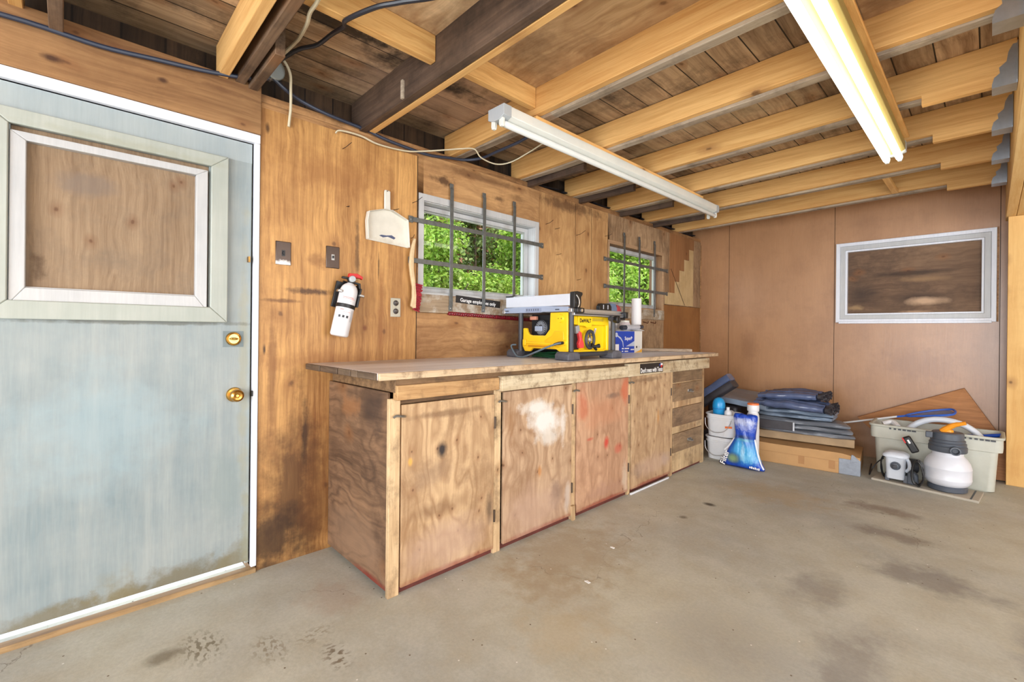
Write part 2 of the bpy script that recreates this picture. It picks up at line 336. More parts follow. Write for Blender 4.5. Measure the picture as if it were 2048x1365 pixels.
# ---------------------------------------------------------------- left wall
W1, W2, D1 = (1.575, 2.585, 1.39, 1.965), (3.575, 4.565, 1.40, 1.985), (-.27, .633, 0.0, 2.041)
wl = sroot('wall_left')
def wpart(mb, name, mat, **k): return mb.build(name, mat, wl, **k)
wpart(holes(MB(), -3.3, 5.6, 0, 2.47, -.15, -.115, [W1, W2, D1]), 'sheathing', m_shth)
wpart(holes(MB(), -3.3, 5.5, 0, 2.2, -.115, -.012, [W1, W2, D1]), 'stud_frame', m_oldy)
wpart(B(-.09, -.001, .66, 5.5, 2.205, 2.25), 'top_plate', m_plate, bevel=.003)
wpart(B(-.09, -.006, -3.3, 5.5, 2.252, 2.292), 'top_plate', m_plate, bevel=.003)
wpart(B(-.012, 0, .659, 1.531, 0, 2.225), 'plywood_panel', m_ply, bevel=.0015)
wpart(B(-.002, .016, -.9, .6575, 2.084, 2.315), 'header_board', m_hply, bevel=.002)
wpart(holes(MB(), 1.534, 2.624, 1.27, 2.25, -.012, 0, [W1]), 'plywood_panel', m_hply2)
wpart(B(-.012, -.0005, 1.534, 3.55, 0, 1.268), 'plywood_panel', m_hply2)
wpart(holes(MB(), 2.6265, 3.548, 1.27, 2.25, -.012, 0, []), 'plywood_panel', m_vply)
gr = MB()
for y in (3.075, 3.3): gr.box(-.001, .0006, y, y+.003, 1.3, 2.24)
wpart(gr, 'seam', m_seam)
wpart(holes(MB(), 3.551, 4.60, 1.0, 2.25, -.012, 0, [W2]), 'plywood_panel', m_vgrey)
wpart(B(-.012, -.0005, 3.551, 4.60, 0, .998), 'plywood_panel', m_vgrey)
wpart(B(-.012, 0, 4.603, 5.49, 0, 1.462), 'hardboard_panel', m_lowply, bevel=.0015)
wpart(B(-.012, 0, 4.603, 5.49, 1.466, 2.25), 'plywood_panel', m_vgrey, bevel=.0015)
st = [(4.715, 1.60), (4.822, 1.60), (4.822, 1.73), (4.93, 1.73), (4.93, 1.862), (5.045, 1.862), (5.045, 1.995), (5.165, 1.995), (5.165, 2.125), (5.288, 2.125)]
wpart(MB().prism(st+[(5.288, 2.248), (4.715, 2.248)], 'x', .0004, .010), 'stair_cut_board', m_stairb, smooth=False)
wpart(MB().prism([(4.62, 1.472), (5.288, 1.472)]+st[::-1]+[(4.715, 1.60), (4.62, 1.60)], 'x', .0004, .0055), 'pale_board', m_stair, smooth=False)
wpart(MB().tube([(.012, 4.73, 1.86), (.008, 5.07, 1.475)], .0022, 5), 'wire', m_seam)
wpart(B(0, .003, .655, .659, .02, 2.225), 'seam', m_seam)
wpart(MB().box(-.002, .0008, 1.5305, 1.5345, .98, 2.225), 'seam', m_seam)
# black tar paper sagging in the dark gaps above the plate
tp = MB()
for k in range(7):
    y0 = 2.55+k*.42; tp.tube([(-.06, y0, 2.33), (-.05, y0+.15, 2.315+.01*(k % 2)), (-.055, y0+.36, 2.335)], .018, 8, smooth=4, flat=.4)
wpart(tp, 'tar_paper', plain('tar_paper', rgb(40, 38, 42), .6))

# ---------------------------------------------------------------- back wall, right side
L = 5.498
wb = sroot('wall_back')
bp = [(-.1, .331), (.335, 1.349), (1.353, 2.483), (2.487, 3.6), (3.604, 6.2)]
bk = MB()
WB = (1.39, 2.445, 1.30, 2.035)
for a, b in bp: holes(bk, a, b, 0, 2.6, L, L+.012, [WB], 'y')
bk.build('hardboard_panel', m_back, wb)
holes(MB(), -.15, 6.2, 0, 2.6, L+.012, L+.12, [WB], 'y').build('frame', m_oldy, wb)
sm = MB()
for x in (.333, 1.351, 2.485): sm.box(x-.002, x+.002, L-.0008, L+.002, 0, 2.5)
sm.build('seam', m_seam, wb)
B(-.012, .008, L-.012, L, .9, 2.22).build('corner_strip', m_plate, wb)
struct(holes(MB(), -3.3, 5.6, 0, 2.6, 6.2, 6.3, [(-.25, 3.45, 0, 2.4)]).build('wall_right', m_yellow, world=True))  # unseen opening added for the fill lamp on the right
wf = holes(MB(), -.1, 6.2, 0, 2.6, -3.4, -3.3, [(.9, 5.6, 0, 2.3)], 'y').build('wall_front', m_ply, world=True); struct(wf)
pt = sroot('wall_partition')
B(2.524, 3.7, 5.285, 5.362, 0, 2.095).build('panel', m_yellow, pt, bevel=.002)
B(3.7, 6.2, 5.285, 5.362, 0, 2.095).build('panel', m_yellow, pt, bevel=.002)

# ---------------------------------------------------------------- ceiling
cl = sroot('ceiling')
def zr(x): return 2.448+.0155*x
def slab(x0, x1, y0, y1, dz0, dz1): return MB().prism([(x0, zr(x0)+dz0), (x1, zr(x1)+dz0), (x1, zr(x1)+dz1), (x0, zr(x0)+dz1)], 'y', y0, y1)
slab(-.3, 6.3, -3.4, 5.7, 0, .03).build('roof_boards', m_roof, cl)
slab(.72, 2.6, 1.24, 1.80, -.004, 0).build('plywood_patch', m_roofply, cl)
slab(.68, 2.6, .62, 1.2, -.004, 0).build('plywood_patch', m_roofply, cl)
slab(2.06, 2.6, 1.8, 2.41, -.004, 0).build('plywood_patch', m_roofply, cl)

def joist(y, label, scab=True, deep=True, x0=-.075):
    t = thing('ceiling_joist', (1.25, y, 2.29), label, 'joist', 'sistered ceiling joists')
    zb = lambda x: 2.296+.022*min(x, 2)
    xs = [x0, 0, .5, 1.0, 1.5, 2.0, 2.19]
    bot = [(x, zb(x) if x > 0 else 2.296) for x in xs]
    if deep: bot += [(2.19, 2.292), (2.508, 2.292)]
    else: bot += [(2.508, zb(2.5))]
    top = [(2.508, zr(2.508)), (x0, zr(x0)-.006)]
    MB().prism(bot+top, 'y', y-.019, y+.019).build('new_board', m_joist, t, bevel=.0025)
    MB().prism([(-.1, 2.293), (0, 2.293), (.3, zb(.3)-.012), (1.0, zb(1)-.014), (2.15, zb(2)-.014), (2.508, zb(2.5)-.006), (2.508, zr(2.5)), (-.1, zr(-.1))], 'y', y+.0195, y+.072).build('old_board', m_old, t, bevel=.003)
    if scab: B(-.09, .52, y+.088, y+.126, 2.256, 2.40).build('rafter_tail', m_dark, t, bevel=.003)
    return t
joist(1.80, 'doubled ceiling joist over the near end of the unlit tube light', scab=False, deep=False)
joist(2.41, 'doubled ceiling joist landing on the wall above the first barred window', deep=False)
joist(3.035, 'doubled ceiling joist landing on the wall between the two barred windows')
joist(3.66, 'doubled ceiling joist landing above the left end of the far barred window')
joist(4.28, 'doubled ceiling joist landing above the middle of the far barred window')
joist(4.93, 'last doubled ceiling joist, nearest the brown back wall', scab=False)
t = thing('roof_rafter', (1.0, 1.19, 2.27), 'dark old rafter with a pale board on its far side, wall end above the extinguisher', 'rafter')
MB().prism([(.0, 2.262), (2.508, 2.278), (2.508, zr(2.5)), (-.1, zr(-.1)), (-.1, 2.30), (0, 2.30)], 'y', 1.155, 1.196).build('old_board', m_dark, t, bevel=.003)
MB().prism([(.03, 2.262), (2.508, 2.278), (2.508, zr(2.5)), (.03, zr(.03))], 'y', 1.2, 1.236).build('new_board', m_joist, t, bevel=.003)
B(.46, .478, 1.142, 1.155, 2.27, 2.36).build('cleat', m_old, t, bevel=.002)
t = thing('roof_rafter', (1.0, .54, 2.29), 'pale rafter sistered to an old brown one above the door corner', 'rafter')
MB().prism([(-.02, 2.296), (2.5, 2.33), (2.5, zr(2.5)), (-.02, zr(0))], 'y', .478, .518).build('new_board', m_joist, t, bevel=.003)
MB().prism([(-.05, 2.296), (2.5, 2.32), (2.5, zr(2.5)), (-.05, zr(0))], 'y', .548, .588).build('old_board', m_oldb, t, bevel=.003)
B(-.02, .40, .602, .642, 2.285, 2.42).build('rafter_tail', m_oldb, t, bevel=.003)
t = thing('roof_rafter', (1.0, -.08, 2.29), 'old rafter crossing above the door, top left', 'rafter')
MB().prism([(-.05, 2.30), (2.5, 2.33), (2.5, zr(2.5)), (-.05, zr(0))], 'y', -.16, -.122).build('new_board', m_joist, t, bevel=.003)
MB().prism([(0.02, 2.252), (.4, 2.252), (.4, zr(.4)), (0.02, zr(0))], 'y', -.058, -.018).build('rafter_tail', m_oldb, t, bevel=.003)
tag(B(.70, .738, .592, 1.153, 2.338, zr(.7)-.004).build('joist_blocking', m_block, bevel=.003), 'pale pine block between the door-side rafter and the dark rafter', 'blocking')
tag(B(.715, .752, 1.238, 1.779, 2.345, zr(.7)-.004).build('joist_blocking', m_block, bevel=.003), 'pale pine block between the dark rafter and the near end of the unlit light', 'blocking')
tag(B(1.86, 1.90, 4.35, 4.91, 2.33, 2.36).build('joist_brace', m_block, bevel=.002), 'small wood batten bridging the two joists nearest the back wall', 'batten')
# joist hangers
m_galv = plain('galvanised', rgb(176, 186, 196), .35, .85, .1, 20)
hl = {1.80: 'galvanised hanger, nearest one along the beam, top right corner', 2.41: 'galvanised hanger of the joist above the first window, on the beam', 3.035: 'third galvanised hanger along the beam, counted from the near end', 3.66: 'fourth galvanised hanger along the beam, counted from the near end', 4.28: 'fifth galvanised hanger along the beam, second from the back wall', 4.93: 'galvanised hanger at the back wall end of the beam'}
for y, lb in hl.items():
    h = MB()
    poly = [(2.509, 2.287), (2.43, 2.287), (2.43, 2.30), (2.437, 2.33), (2.455, 2.345), (2.452, 2.37), (2.475, 2.39), (2.48, 2.43), (2.494, 2.46), (2.509, 2.46)]
    h.prism(poly, 'y', y-.0225, y-.0205).prism(poly, 'y', y+.0735, y+.0755).box(2.43, 2.509, y-.0225, y+.0755, 2.284, 2.287)
    h.box(2.5065, 2.509, y-.05, y-.0225, 2.29, 2.46)
    tag(h.build('joist_hanger', m_galv, smooth=False), lb, 'joist hanger', 'joist hangers on the beam')
# beam
t = thing('ceiling_beam', (2.6, 2, 2.1), 'laminated pine beam carrying the joists along the right edge', 'beam')
m_beam = wood('beam_pine', rgb(242, 210, 152), rgb(214, 164, 92), 'y', 'yz', 36, warp_amt=.02, low=.5, knots=.3, kscale=(4, 2))
for i, (a, b, z) in enumerate(((2.511, 2.566, 2.096), (2.568, 2.645, 2.097), (2.648, 2.72, 2.098))):
    B(a, b, -3.3, 5.49, z, zr(2.5)-.002).build('ply', m_beam, t, bevel=.003)
# ---------------------------------------------------------------- door
def paint(name, c1, c2, c3, stains=(), rough=.45, axis='z', streak=20, org=(0, 0, 0), sp=1.0):
    s = MT(name, rough, spec=.4); co = s.obj()
    sv = [streak]*3; sv[AX[axis]] = streak*.06
    g = s.noise(s.vscale(co, tuple(sv)), 1, 5, .7); b = s.noise(co, 3.2*sp, 5, .62)
    col = s.mix(s.mapr(b, .35, .65), c1, c2); col = s.mix(s.mapr(g, .4, .75, 0, .5), col, c3)
    fine = s.noise(s.vscale(co, tuple(q*5 for q in sv)), 1, 3, .7); k = s.mapr(fine, .3, .7, .95, 1.05)
    col = s.mix(1.0, col, s.n('CombineColor', {0: k, 1: k, 2: k}), 'MULTIPLY')
    col = s.stains(col, stains, org)
    return s.fin(col, fine, .12, .002)
grime = [((-.01, y, .06), (.2, ry, rz), c, k, 14, 1.0) for y, ry, rz, c, k in ((.0, .3, .055, rgb(118, 108, 82), .75), (.35, .35, .08, rgb(112, 102, 76), .8), (.57, .1, .13, rgb(126, 118, 92), .7), (.15, .09, .12, rgb(132, 122, 92), .5), (.62, .03, .5, rgb(140, 138, 112), .6))]
grime += [((-.01, .52, .4), (.2, .12, .2), rgb(124, 140, 140), .5, 5), ((-.01, .1, .75), (.2, .3, .25), rgb(150, 172, 180), .5, 5), ((-.01, .6, 1.0), (.2, .025, .7), rgb(156, 152, 126), .5, 12), ((-.01, .25, 1.182), (.2, .5, .012), rgb(86, 84, 70), .7, 20, .9)]
m_door = paint('worn_blue_paint', rgb(128, 142, 146), rgb(150, 158, 158), rgb(172, 175, 171), grime)
m_doortop = paint('grey_blue_paint', rgb(150, 162, 166), rgb(160, 170, 172), rgb(170, 178, 178))
m_casing = paint('cream_grey_paint', rgb(164, 170, 162), rgb(176, 180, 172), rgb(150, 158, 150), [((0, .2, 1.9), (.2, .4, .02), rgb(150, 150, 128), .4, 20, 1)], streak=12)
m_white = paint('white_paint', rgb(226, 228, 236), rgb(216, 220, 230), rgb(236, 238, 242), rough=.35)
m_sash = paint('lilac_white_paint', rgb(190, 190, 190), rgb(178, 180, 182), rgb(200, 200, 200), rough=.35)
m_doorply = wood('door_panel_plywood', rgb(164, 140, 112), rgb(122, 98, 74), 'z', 'yz', 60, low=.5, knots=.55, kscale=(7, 5), dirt=(rgb(112, 98, 84), .6, 4), rnd=False, kcol=rgb(112, 74, 48), stains=[((-.03, -.08, 1.38), (.2, .03, .06), rgb(84, 62, 42), .7, 14), ((-.03, .05, 1.72), (.2, .1, .05), rgb(120, 106, 96), .6, 6)])
m_brass = plain('brass', rgb(206, 160, 84), .22, 1, .1, 30)
m_brassd = plain('aged_brass', rgb(150, 112, 58), .35, .9, .2, 40)
m_blk = plain('black_plastic', rgb(26, 26, 28), .42, 0, .1)
m_iron = plain('grey_flat_steel', rgb(112, 116, 116), .42, .65, .22, 30)
m_screw = plain('zinc', rgb(170, 170, 168), .3, .9)
dr = sroot('door_1')
holes(MB(), -.262, .627, .056, 2.036, -.05, -.012, [(-.152, .455, 1.237, 1.89)]).build('slab', m_door, dr, bevel=.002)
B(-.0122, -.0110, -.262, .627, 1.945, 2.036).build('top_rail', m_doortop, dr)
B(-.036, -.030, -.16, .46, 1.23, 1.895).build('plywood_infill', m_doorply, dr)
def mitre(y0, y1, z0, z1, wL, wR, wB, wT, x0, x1):
    iy0, iy1, iz0, iz1 = y0+wL, y1-wR, z0+wB, z1-wT
    return [[(y0, z0), (y1, z0), (iy1, iz0), (iy0, iz0)], [(y0, z1), (iy0, iz1), (iy1, iz1), (y1, z1)], [(y0, z0), (iy0, iz0), (iy0, iz1), (y0, z1)], [(y1, z0), (y1, z1), (iy1, iz1), (iy1, iz0)]]
for p in mitre(-.222, .527, 1.187, 1.943, .066, .068, .068, .056, 0, 0): MB().prism(p, 'x', -.012, .009).build('casing', m_casing, dr, bevel=.004)
for p in mitre(-.154, .448, 1.240, 1.866, .042, .044, .062, .030, 0, 0): MB().prism(p, 'x', -.034, .001).build('sash', m_sash, dr, bevel=.003)
dt = MB().box(-.033, -.0135, -.113, .405, 1.300, 1.306); dt.build('bead', m_sash, dr)
kn = MB().lathe([(.034, 0), (.034, .004), (.03, .010), (.013, .014), (.012, .030), (.018, .036), (.027, .042), (.029, .052), (.026, .062), (.018, .067), (.009, .065), (.006, .060), (0, .060)], (-.012, .562, .852), (1, 0, 0), 28)
kn.build('door_knob', m_brass, dr)
B(-.012, -.010, .514, .597, 1.074, 1.148).build('lock_plate', plain('steel_plate', rgb(112, 124, 126), .5, .3), dr)
MB().lathe([(.032, 0), (.032, .006), (.029, .011), (.022, .013), (.022, .010), (.0, .010)], (-.010, .556, 1.112), (1, 0, 0), 28).build('deadbolt', m_brass, dr)
MB().ball((.006, .556, 1.112), .008, .018, .006).build('thumb_turn', m_brass, dr)
tr = sroot('trim_1')
B(-.05, .012, -.30, .657, 2.041, 2.083).build('head_jamb', m_white, tr, bevel=.003)
B(-.05, .010, .633, .657, .028, 2.041).build('side_jamb', m_white, tr, bevel=.003)
B(-.05, -.028, .618, .633, .04, 2.04).build('door_stop', m_casing, tr)
B(-.012, .012, .610, .618, 1.474, 1.50).build('latch_keep', m_brassd, tr)
B(.000, .012, .628, .636, .84, .866).build('strike', m_blk, tr, bevel=.002)
m_sill = wood('sill_wood', rgb(182, 150, 108), rgb(130, 100, 66), 'y', 'yz', 30, knots=0, dirt=(rgb(112, 94, 70), .5, 6))
struct(B(-.03, .016, -.5, .655, -.002, .021).build('trim_2', m_sill, world=True, bevel=.003))

# ---------------------------------------------------------------- windows
m_glass = MT('window_glass', .02); 
_g = m_glass; _g.b.inputs['Transmission Weight'].default_value = 1; _g.b.inputs['IOR'].default_value = 1.01; m_glass = _g.fin((1, 1, 1, 1))
def thin_glass(name, tint, refl):
    s = MT(name); t = s.t; out = [n for n in t.nodes if n.type == 'OUTPUT_MATERIAL'][0]
    tr = t.nodes.new('ShaderNodeBsdfTransparent'); tr.inputs[0].default_value = tint
    gl = t.nodes.new('ShaderNodeBsdfGlossy'); gl.inputs['Roughness'].default_value = .03
    mx = t.nodes.new('ShaderNodeMixShader'); mx.inputs[0].default_value = refl
    t.links.new(tr.outputs[0], mx.inputs[1]); t.links.new(gl.outputs[0], mx.inputs[2]); t.links.new(mx.outputs[0], out.inputs[0]); return s.m
m_pane = thin_glass('pane_glass', (.95, .97, .96, 1), .02)
m_sillb = wood('flaking_sill', rgb(178, 158, 132), rgb(112, 92, 70), 'y', 'yz', 30, knots=0, dirt=(rgb(206, 204, 196), .9, 9), stains=[])
def frame_x(mb, y0, y1, z0, z1, w, x0, x1):
    for p in mitre(y0, y1, z0, z1, w, w, w, w, 0, 0): mb.prism(p, 'x', x0, x1)
    return mb
for n, (y0, y1, z0, z1), cas, mc in ((1, W1, (1.541, 2.622, 1.352, 2.005), m_sash), (2, W2, (3.553, 4.598, 1.385, 2.012), m_casing)):
    wn = sroot('window_%d' % n)
    mb = holes(MB(), cas[0], cas[1], cas[2], cas[3], -.004, .005 if n == 1 else .003, [(y0+.004, y1-.004, z0+.004, z1-.004)])
    mb.build('casing', m_sash if n == 1 else wood('bare_casing', rgb(190, 158, 122), rgb(150, 118, 90), 'y', 'yz', 30, knots=0), wn, bevel=.002)
    jm = MB().box(-.15, -.003, y0-.004, y0+.008, z0, z1).box(-.15, -.003, y1-.008, y1+.004, z0, z1).box(-.15, -.003, y0, y1, z1-.008, z1+.004).box(-.15, -.003, y0, y1, z0-.004, z0+.008)
    jm.build('jamb', m_sash if n == 1 else wood('jamb_wood', rgb(150, 112, 78), rgb(96, 66, 44), 'z', 'yz', 30, knots=0), wn)
    frame_x(MB(), y0+.008, y1-.008, z0+.008, z1-.008, .034, -.10, -.07).build('sash', m_sash, wn, bevel=.003)
    frame_x(MB(), y0+.042, y1-.042, z0+.042, z1-.042, .010, -.095, -.08).build('glazing_bead', m_casing, wn)
    B(-.088, -.086, y0+.042, y1-.042, z0+.042, z1-.042).build('pane', m_pane, wn)
tr = sroot('trim_3')
B(-.002, .011, 1.546, 2.60, 1.272, 1.385).build('sill_board', m_sillb, tr, bevel=.003)
B(-.002, .016, 3.556, 4.585, 1.295, 1.395).build('sill_board', m_sillb, tr, bevel=.003)

def grille(label, vs, hy, vz, hz):
    t = thing('window_grille', (.02, (hy[0]+hy[1])/2, vz[0]), label, 'window bars', 'flat steel window bars')
    for z in hz:
        b = MB().box(.0115, .0165, hy[0]+.028, hy[1]-.028, z-.014, z+.014)
        for y0, y1 in ((hy[0], hy[0]+.030), (hy[1]-.030, hy[1])): b.box(.0055, .0105, y0, y1, z-.020, z+.020)
        b.box(.0055, .0165, hy[0]+.026, hy[0]+.031, z-.014, z+.014).box(.0055, .0165, hy[1]-.031, hy[1]-.026, z-.014, z+.014)
        o = b.build('horizontal_bar', m_iron, t, bevel=.001)
        for y in (hy[0]+.014, hy[1]-.014): MB().ball((.0115, y, z), .003, .006, .006, 10, 6).build('screw', m_screw, o)
    for y in vs:
        b = MB().box(.017, .022, y-.013, y+.013, vz[0]+.03, vz[1]-.03)
        for a, c in ((vz[0], vz[0]+.034), (vz[1]-.034, vz[1])): b.box(.012, .017, y-.014, y+.014, a, c)
        o = b.build('vertical_bar', m_iron, t, bevel=.001)
        for z in (vz[0]+.016, vz[1]-.03): MB().ball((.018, y, z), .003, .006, .006, 10, 6).build('screw', m_screw, o)
grille('grey flat steel bars screwed over the large first window, above the small black sign', (1.778, 2.054, 2.342), (1.468, 2.668), (1.288, 2.108), (1.830, 1.583))
grille('grey flat steel bars over the far window behind the paper towel roll', (3.80, 4.07, 4.37), (3.482, 4.668), (1.325, 2.108), (1.826, 1.580))

# back wall window
wn = sroot('window_3')
def frame_y(mb, x0, x1, z0, z1, w, y0, y1):
    for p in mitre(x0, x1, z0, z1, w, w, w, w, 0, 0): mb.prism(p, 'y', y0, y1)
    return mb
frame_y(MB(), 1.366, 2.466, 1.279, 2.056, .032, 5.478, 5.50).build('casing', m_white, wn, bevel=.003)
frame_y(MB(), 1.398, 2.434, 1.311, 2.024, .040, 5.490, 5.54).build('sash', m_sash, wn, bevel=.003)
frame_y(MB(), 1.438, 2.394, 1.351, 1.984, .016, 5.502, 5.545).build('bead', m_white, wn, bevel=.002)
B(1.392, 2.44, 5.47, 5.50, 1.268, 1.290).build('sill', m_white, wn, bevel=.003)
B(1.43, 2.40, 5.548, 5.556, 1.34, 2.0).build('plywood_infill', wood('stained_plywood', rgb(138, 108, 82), rgb(92, 68, 50), 'x', 'xz', 34, contour=.3, low=.6, knots=.5, kscale=(5, 3), dirt=(rgb(62, 46, 36), .7, 3), rnd=False, org=(0, 0, 0), stains=[
    ((1.98, 5.55, 1.50), (.2, .2, .055), rgb(62, 44, 34), .8, 6, .6), ((2.02, 5.55, 1.47), (.16, .2, .045), rgb(200, 166, 134), .9, 5, .7), ((1.95, 5.55, 1.37), (.12, .2, .02), rgb(196, 160, 128), .8, 6, .6), ((1.95, 5.55, 1.73), (.35, .2, .03), rgb(58, 42, 32), .8, 5, .7), ((2.02, 5.55, 1.67), (.2, .2, .03), rgb(150, 118, 84), .7, 5, .7), ((1.56, 5.55, 1.55), (.12, .2, .1), rgb(60, 46, 38), .6, 6), ((1.53, 5.55, 1.42), (.08, .2, .03), rgb(160, 130, 92), .8, 9)]), wn)
MB().box(2.455, 2.478, 5.482, 5.499, 1.28, 2.06).build('side_trim', m_plate, wn)

# ---------------------------------------------------------------- outside
struct(B(-14, -.15, -6, 22, -.35, -.1).build('ground', plain('outdoor_soil', rgb(120, 112, 80), .9, 0, .3, 3), world=True))
struct(B(-1.5, -.032, -.6, 1.0, -.1, -.012).build('door_gap_reflector', plain('reflector_white', rgb(240, 240, 240), .7, 0, .03), world=True))  # white slab added outside so the gap under the door shows bright
def leafmat(name, c1, c2, c3):
    s = MT(name, .5, spec=.3); ri = s.n('NewGeometry', out=8)
    col = s.mix(s.mapr(ri, 0, .7), c1, c2); col = s.mix(s.math('GREATER_THAN', ri, .86), col, c3)
    k = s.mapr(s.noise(s.obj(), 2.2, 3), .3, .7, .5, 1.2); col = s.mix(1.0, col, s.n('CombineColor', {0: k, 1: k, 2: k}), 'MULTIPLY')
    t = s.t; out = [n for n in t.nodes if n.type == 'OUTPUT_MATERIAL'][0]
    tl = t.nodes.new('ShaderNodeBsdfTranslucent'); t.links.new(col, tl.inputs[0]); mx = t.nodes.new('ShaderNodeMixShader'); mx.inputs[0].default_value = .35
    s.fin(col); t.links.new(s.b.outputs[0], mx.inputs[1]); t.links.new(tl.outputs[0], mx.inputs[2]); t.links.new(mx.outputs[0], out.inputs[0]); return s.m
lm_lime = leafmat('lime_leaves', rgb(112, 156, 46), rgb(166, 194, 76), rgb(200, 218, 118))
lm_green = leafmat('green_leaves', rgb(80, 124, 40), rgb(130, 168, 60), rgb(168, 192, 94))
lm_maple = leafmat('mixed_leaves', rgb(108, 134, 72), rgb(162, 178, 110), rgb(180, 124, 98))
m_bark = plain('bark', rgb(92, 78, 64), .9, 0, .3, 20, bump=.4)
def tree(name, label, cat, x, y, h, rad, nleaf, size, mat, low=.2, seed=0, group=None, squash=1.0):
    rs = np.random.RandomState(seed); t = thing(name, (x, y, -.1), label, cat, group)
    tk = MB(); tips = []
    tk.tube([(x, y, -.1), (x+.05, y, h*.35), (x-.03, y+.05, h*.7), (x, y, h*.85)], .06, 8, smooth=3, rs=[.05, .04, .025, .012])
    for k in range(9):
        a = 2.4*k+seed; z0 = h*(low+.08*k*.9); r = rad*(.5+.3*rs.rand()); p = (x+r*math.cos(a), y+r*math.sin(a), min(z0+.35*h*.5, h*.95))
        tk.tube([(x, y, z0*.8), ((x+p[0])/2, (y+p[1])/2, z0+.1), p], .009, 5, smooth=3); tips.append(p)
    tk.build('trunk', m_bark, t)
    nc = 46; cs = []
    for i in range(nc):
        u = rs.rand(); a = rs.rand()*6.283; rr = rad*math.sqrt(rs.rand()); zz = h*(low+(1-low)*u)
        k = math.sin(math.pi*min(1, max(.16, (u*.86+.14))))**.5
        cs.append((x+rr*k*math.cos(a)*squash, y+rr*k*math.sin(a), zz, rad*(.22+.18*rs.rand())))
    cs = np.array(cs); ci = rs.randint(0, nc, nleaf); d = rs.normal(size=(nleaf, 3)); d /= np.linalg.norm(d, axis=1)[:, None]
    p = cs[ci, :3]+d*(cs[ci, 3]*(.55+.5*rs.rand(nleaf)))[:, None]
    nr = d*.6+rs.normal(size=(nleaf, 3))*.5+np.array((0, 0, .35)); nr /= np.linalg.norm(nr, axis=1)[:, None]
    a = np.cross(nr, rs.normal(size=(nleaf, 3))); a /= np.linalg.norm(a, axis=1)[:, None]; b = np.cross(nr, a)
    s = (size*(.6+.7*rs.rand(nleaf)))[:, None]
    o = np.array((x, y, -.1)); p = p-o; p[:, 2] = np.maximum(p[:, 2], .02)
    V = np.stack([p-a*s*.5, p-b*s*.28+nr*s*.06+a*s*.05, p+a*s*.5-nr*s*.08, p+b*s*.28+nr*s*.06+a*s*.05], 1).reshape(-1, 3)
    F = np.arange(nleaf*4).reshape(-1, 4)
    me = bpy.data.meshes.new('foliage'); me.vertices.add(len(V)); me.vertices.foreach_set('co', V.ravel()); me.loops.add(len(V)); me.loops.foreach_set('vertex_index', F.ravel())
    me.polygons.add(nleaf); me.polygons.foreach_set('loop_start', F[:, 0].copy()); me.update(calc_edges=True); me.materials.append(mat)
    ob = bpy.data.objects.new('foliage', me); C.objects.link(ob); ob.parent = t
for a in [('leafy_shrub', 'lime green bush filling the lower right of the first window', 'bush', -3.2, 5.75, 3.0, 1.35, 40000, .07, lm_lime, .02, 1),
          ('leafy_shrub', 'lime green bush behind the lower left panes of the first window', 'bush', -3.4, 4.05, 2.6, 1.15, 28000, .07, lm_lime, .02, 2),
          ('maple_tree', 'tall tree with reddish leaf tips in the upper middle of the first window', 'tree', -5.3, 6.3, 4.6, 1.9, 36000, .09, lm_maple, .05, 3),
          ('maple_tree', 'pale green tree against the sky at the upper left of the first window', 'tree', -5.6, 4.6, 3.9, 1.4, 20000, .09, lm_maple, .08, 4),
          ('leafy_tree', 'tree with deep green leaves high in the right of the first window', 'tree', -4.6, 8.6, 5.0, 1.6, 22000, .12, lm_green, .15, 5),
          ('leafy_shrub', 'bright green bush low behind the far barred window', 'bush', -2.9, 8.9, 2.9, 1.45, 28000, .09, lm_lime, .02, 6),
          ('leafy_tree', 'broad leafed tree filling the top of the far barred window', 'tree', -3.6, 11.2, 4.6, 1.9, 26000, .13, lm_green, .1, 7),
          ('leafy_tree', 'green tree at the right side of the far barred window', 'tree', -2.4, 10.9, 3.6, 1.3, 20000, .11, lm_lime, .05, 8),
          ('leafy_tree', 'large green tree far behind, seen through the left panes of the first window', 'tree', -9.5, 7.2, 6.5, 3.2, 30000, .2, lm_green, .03, 12),
          ('leafy_tree', 'dark green tree far behind the others, beyond the far window', 'tree', -7.5, 14.0, 6.0, 3.0, 26000, .2, lm_green, .05, 9)]:
    tree(*a[:11], seed=a[11])
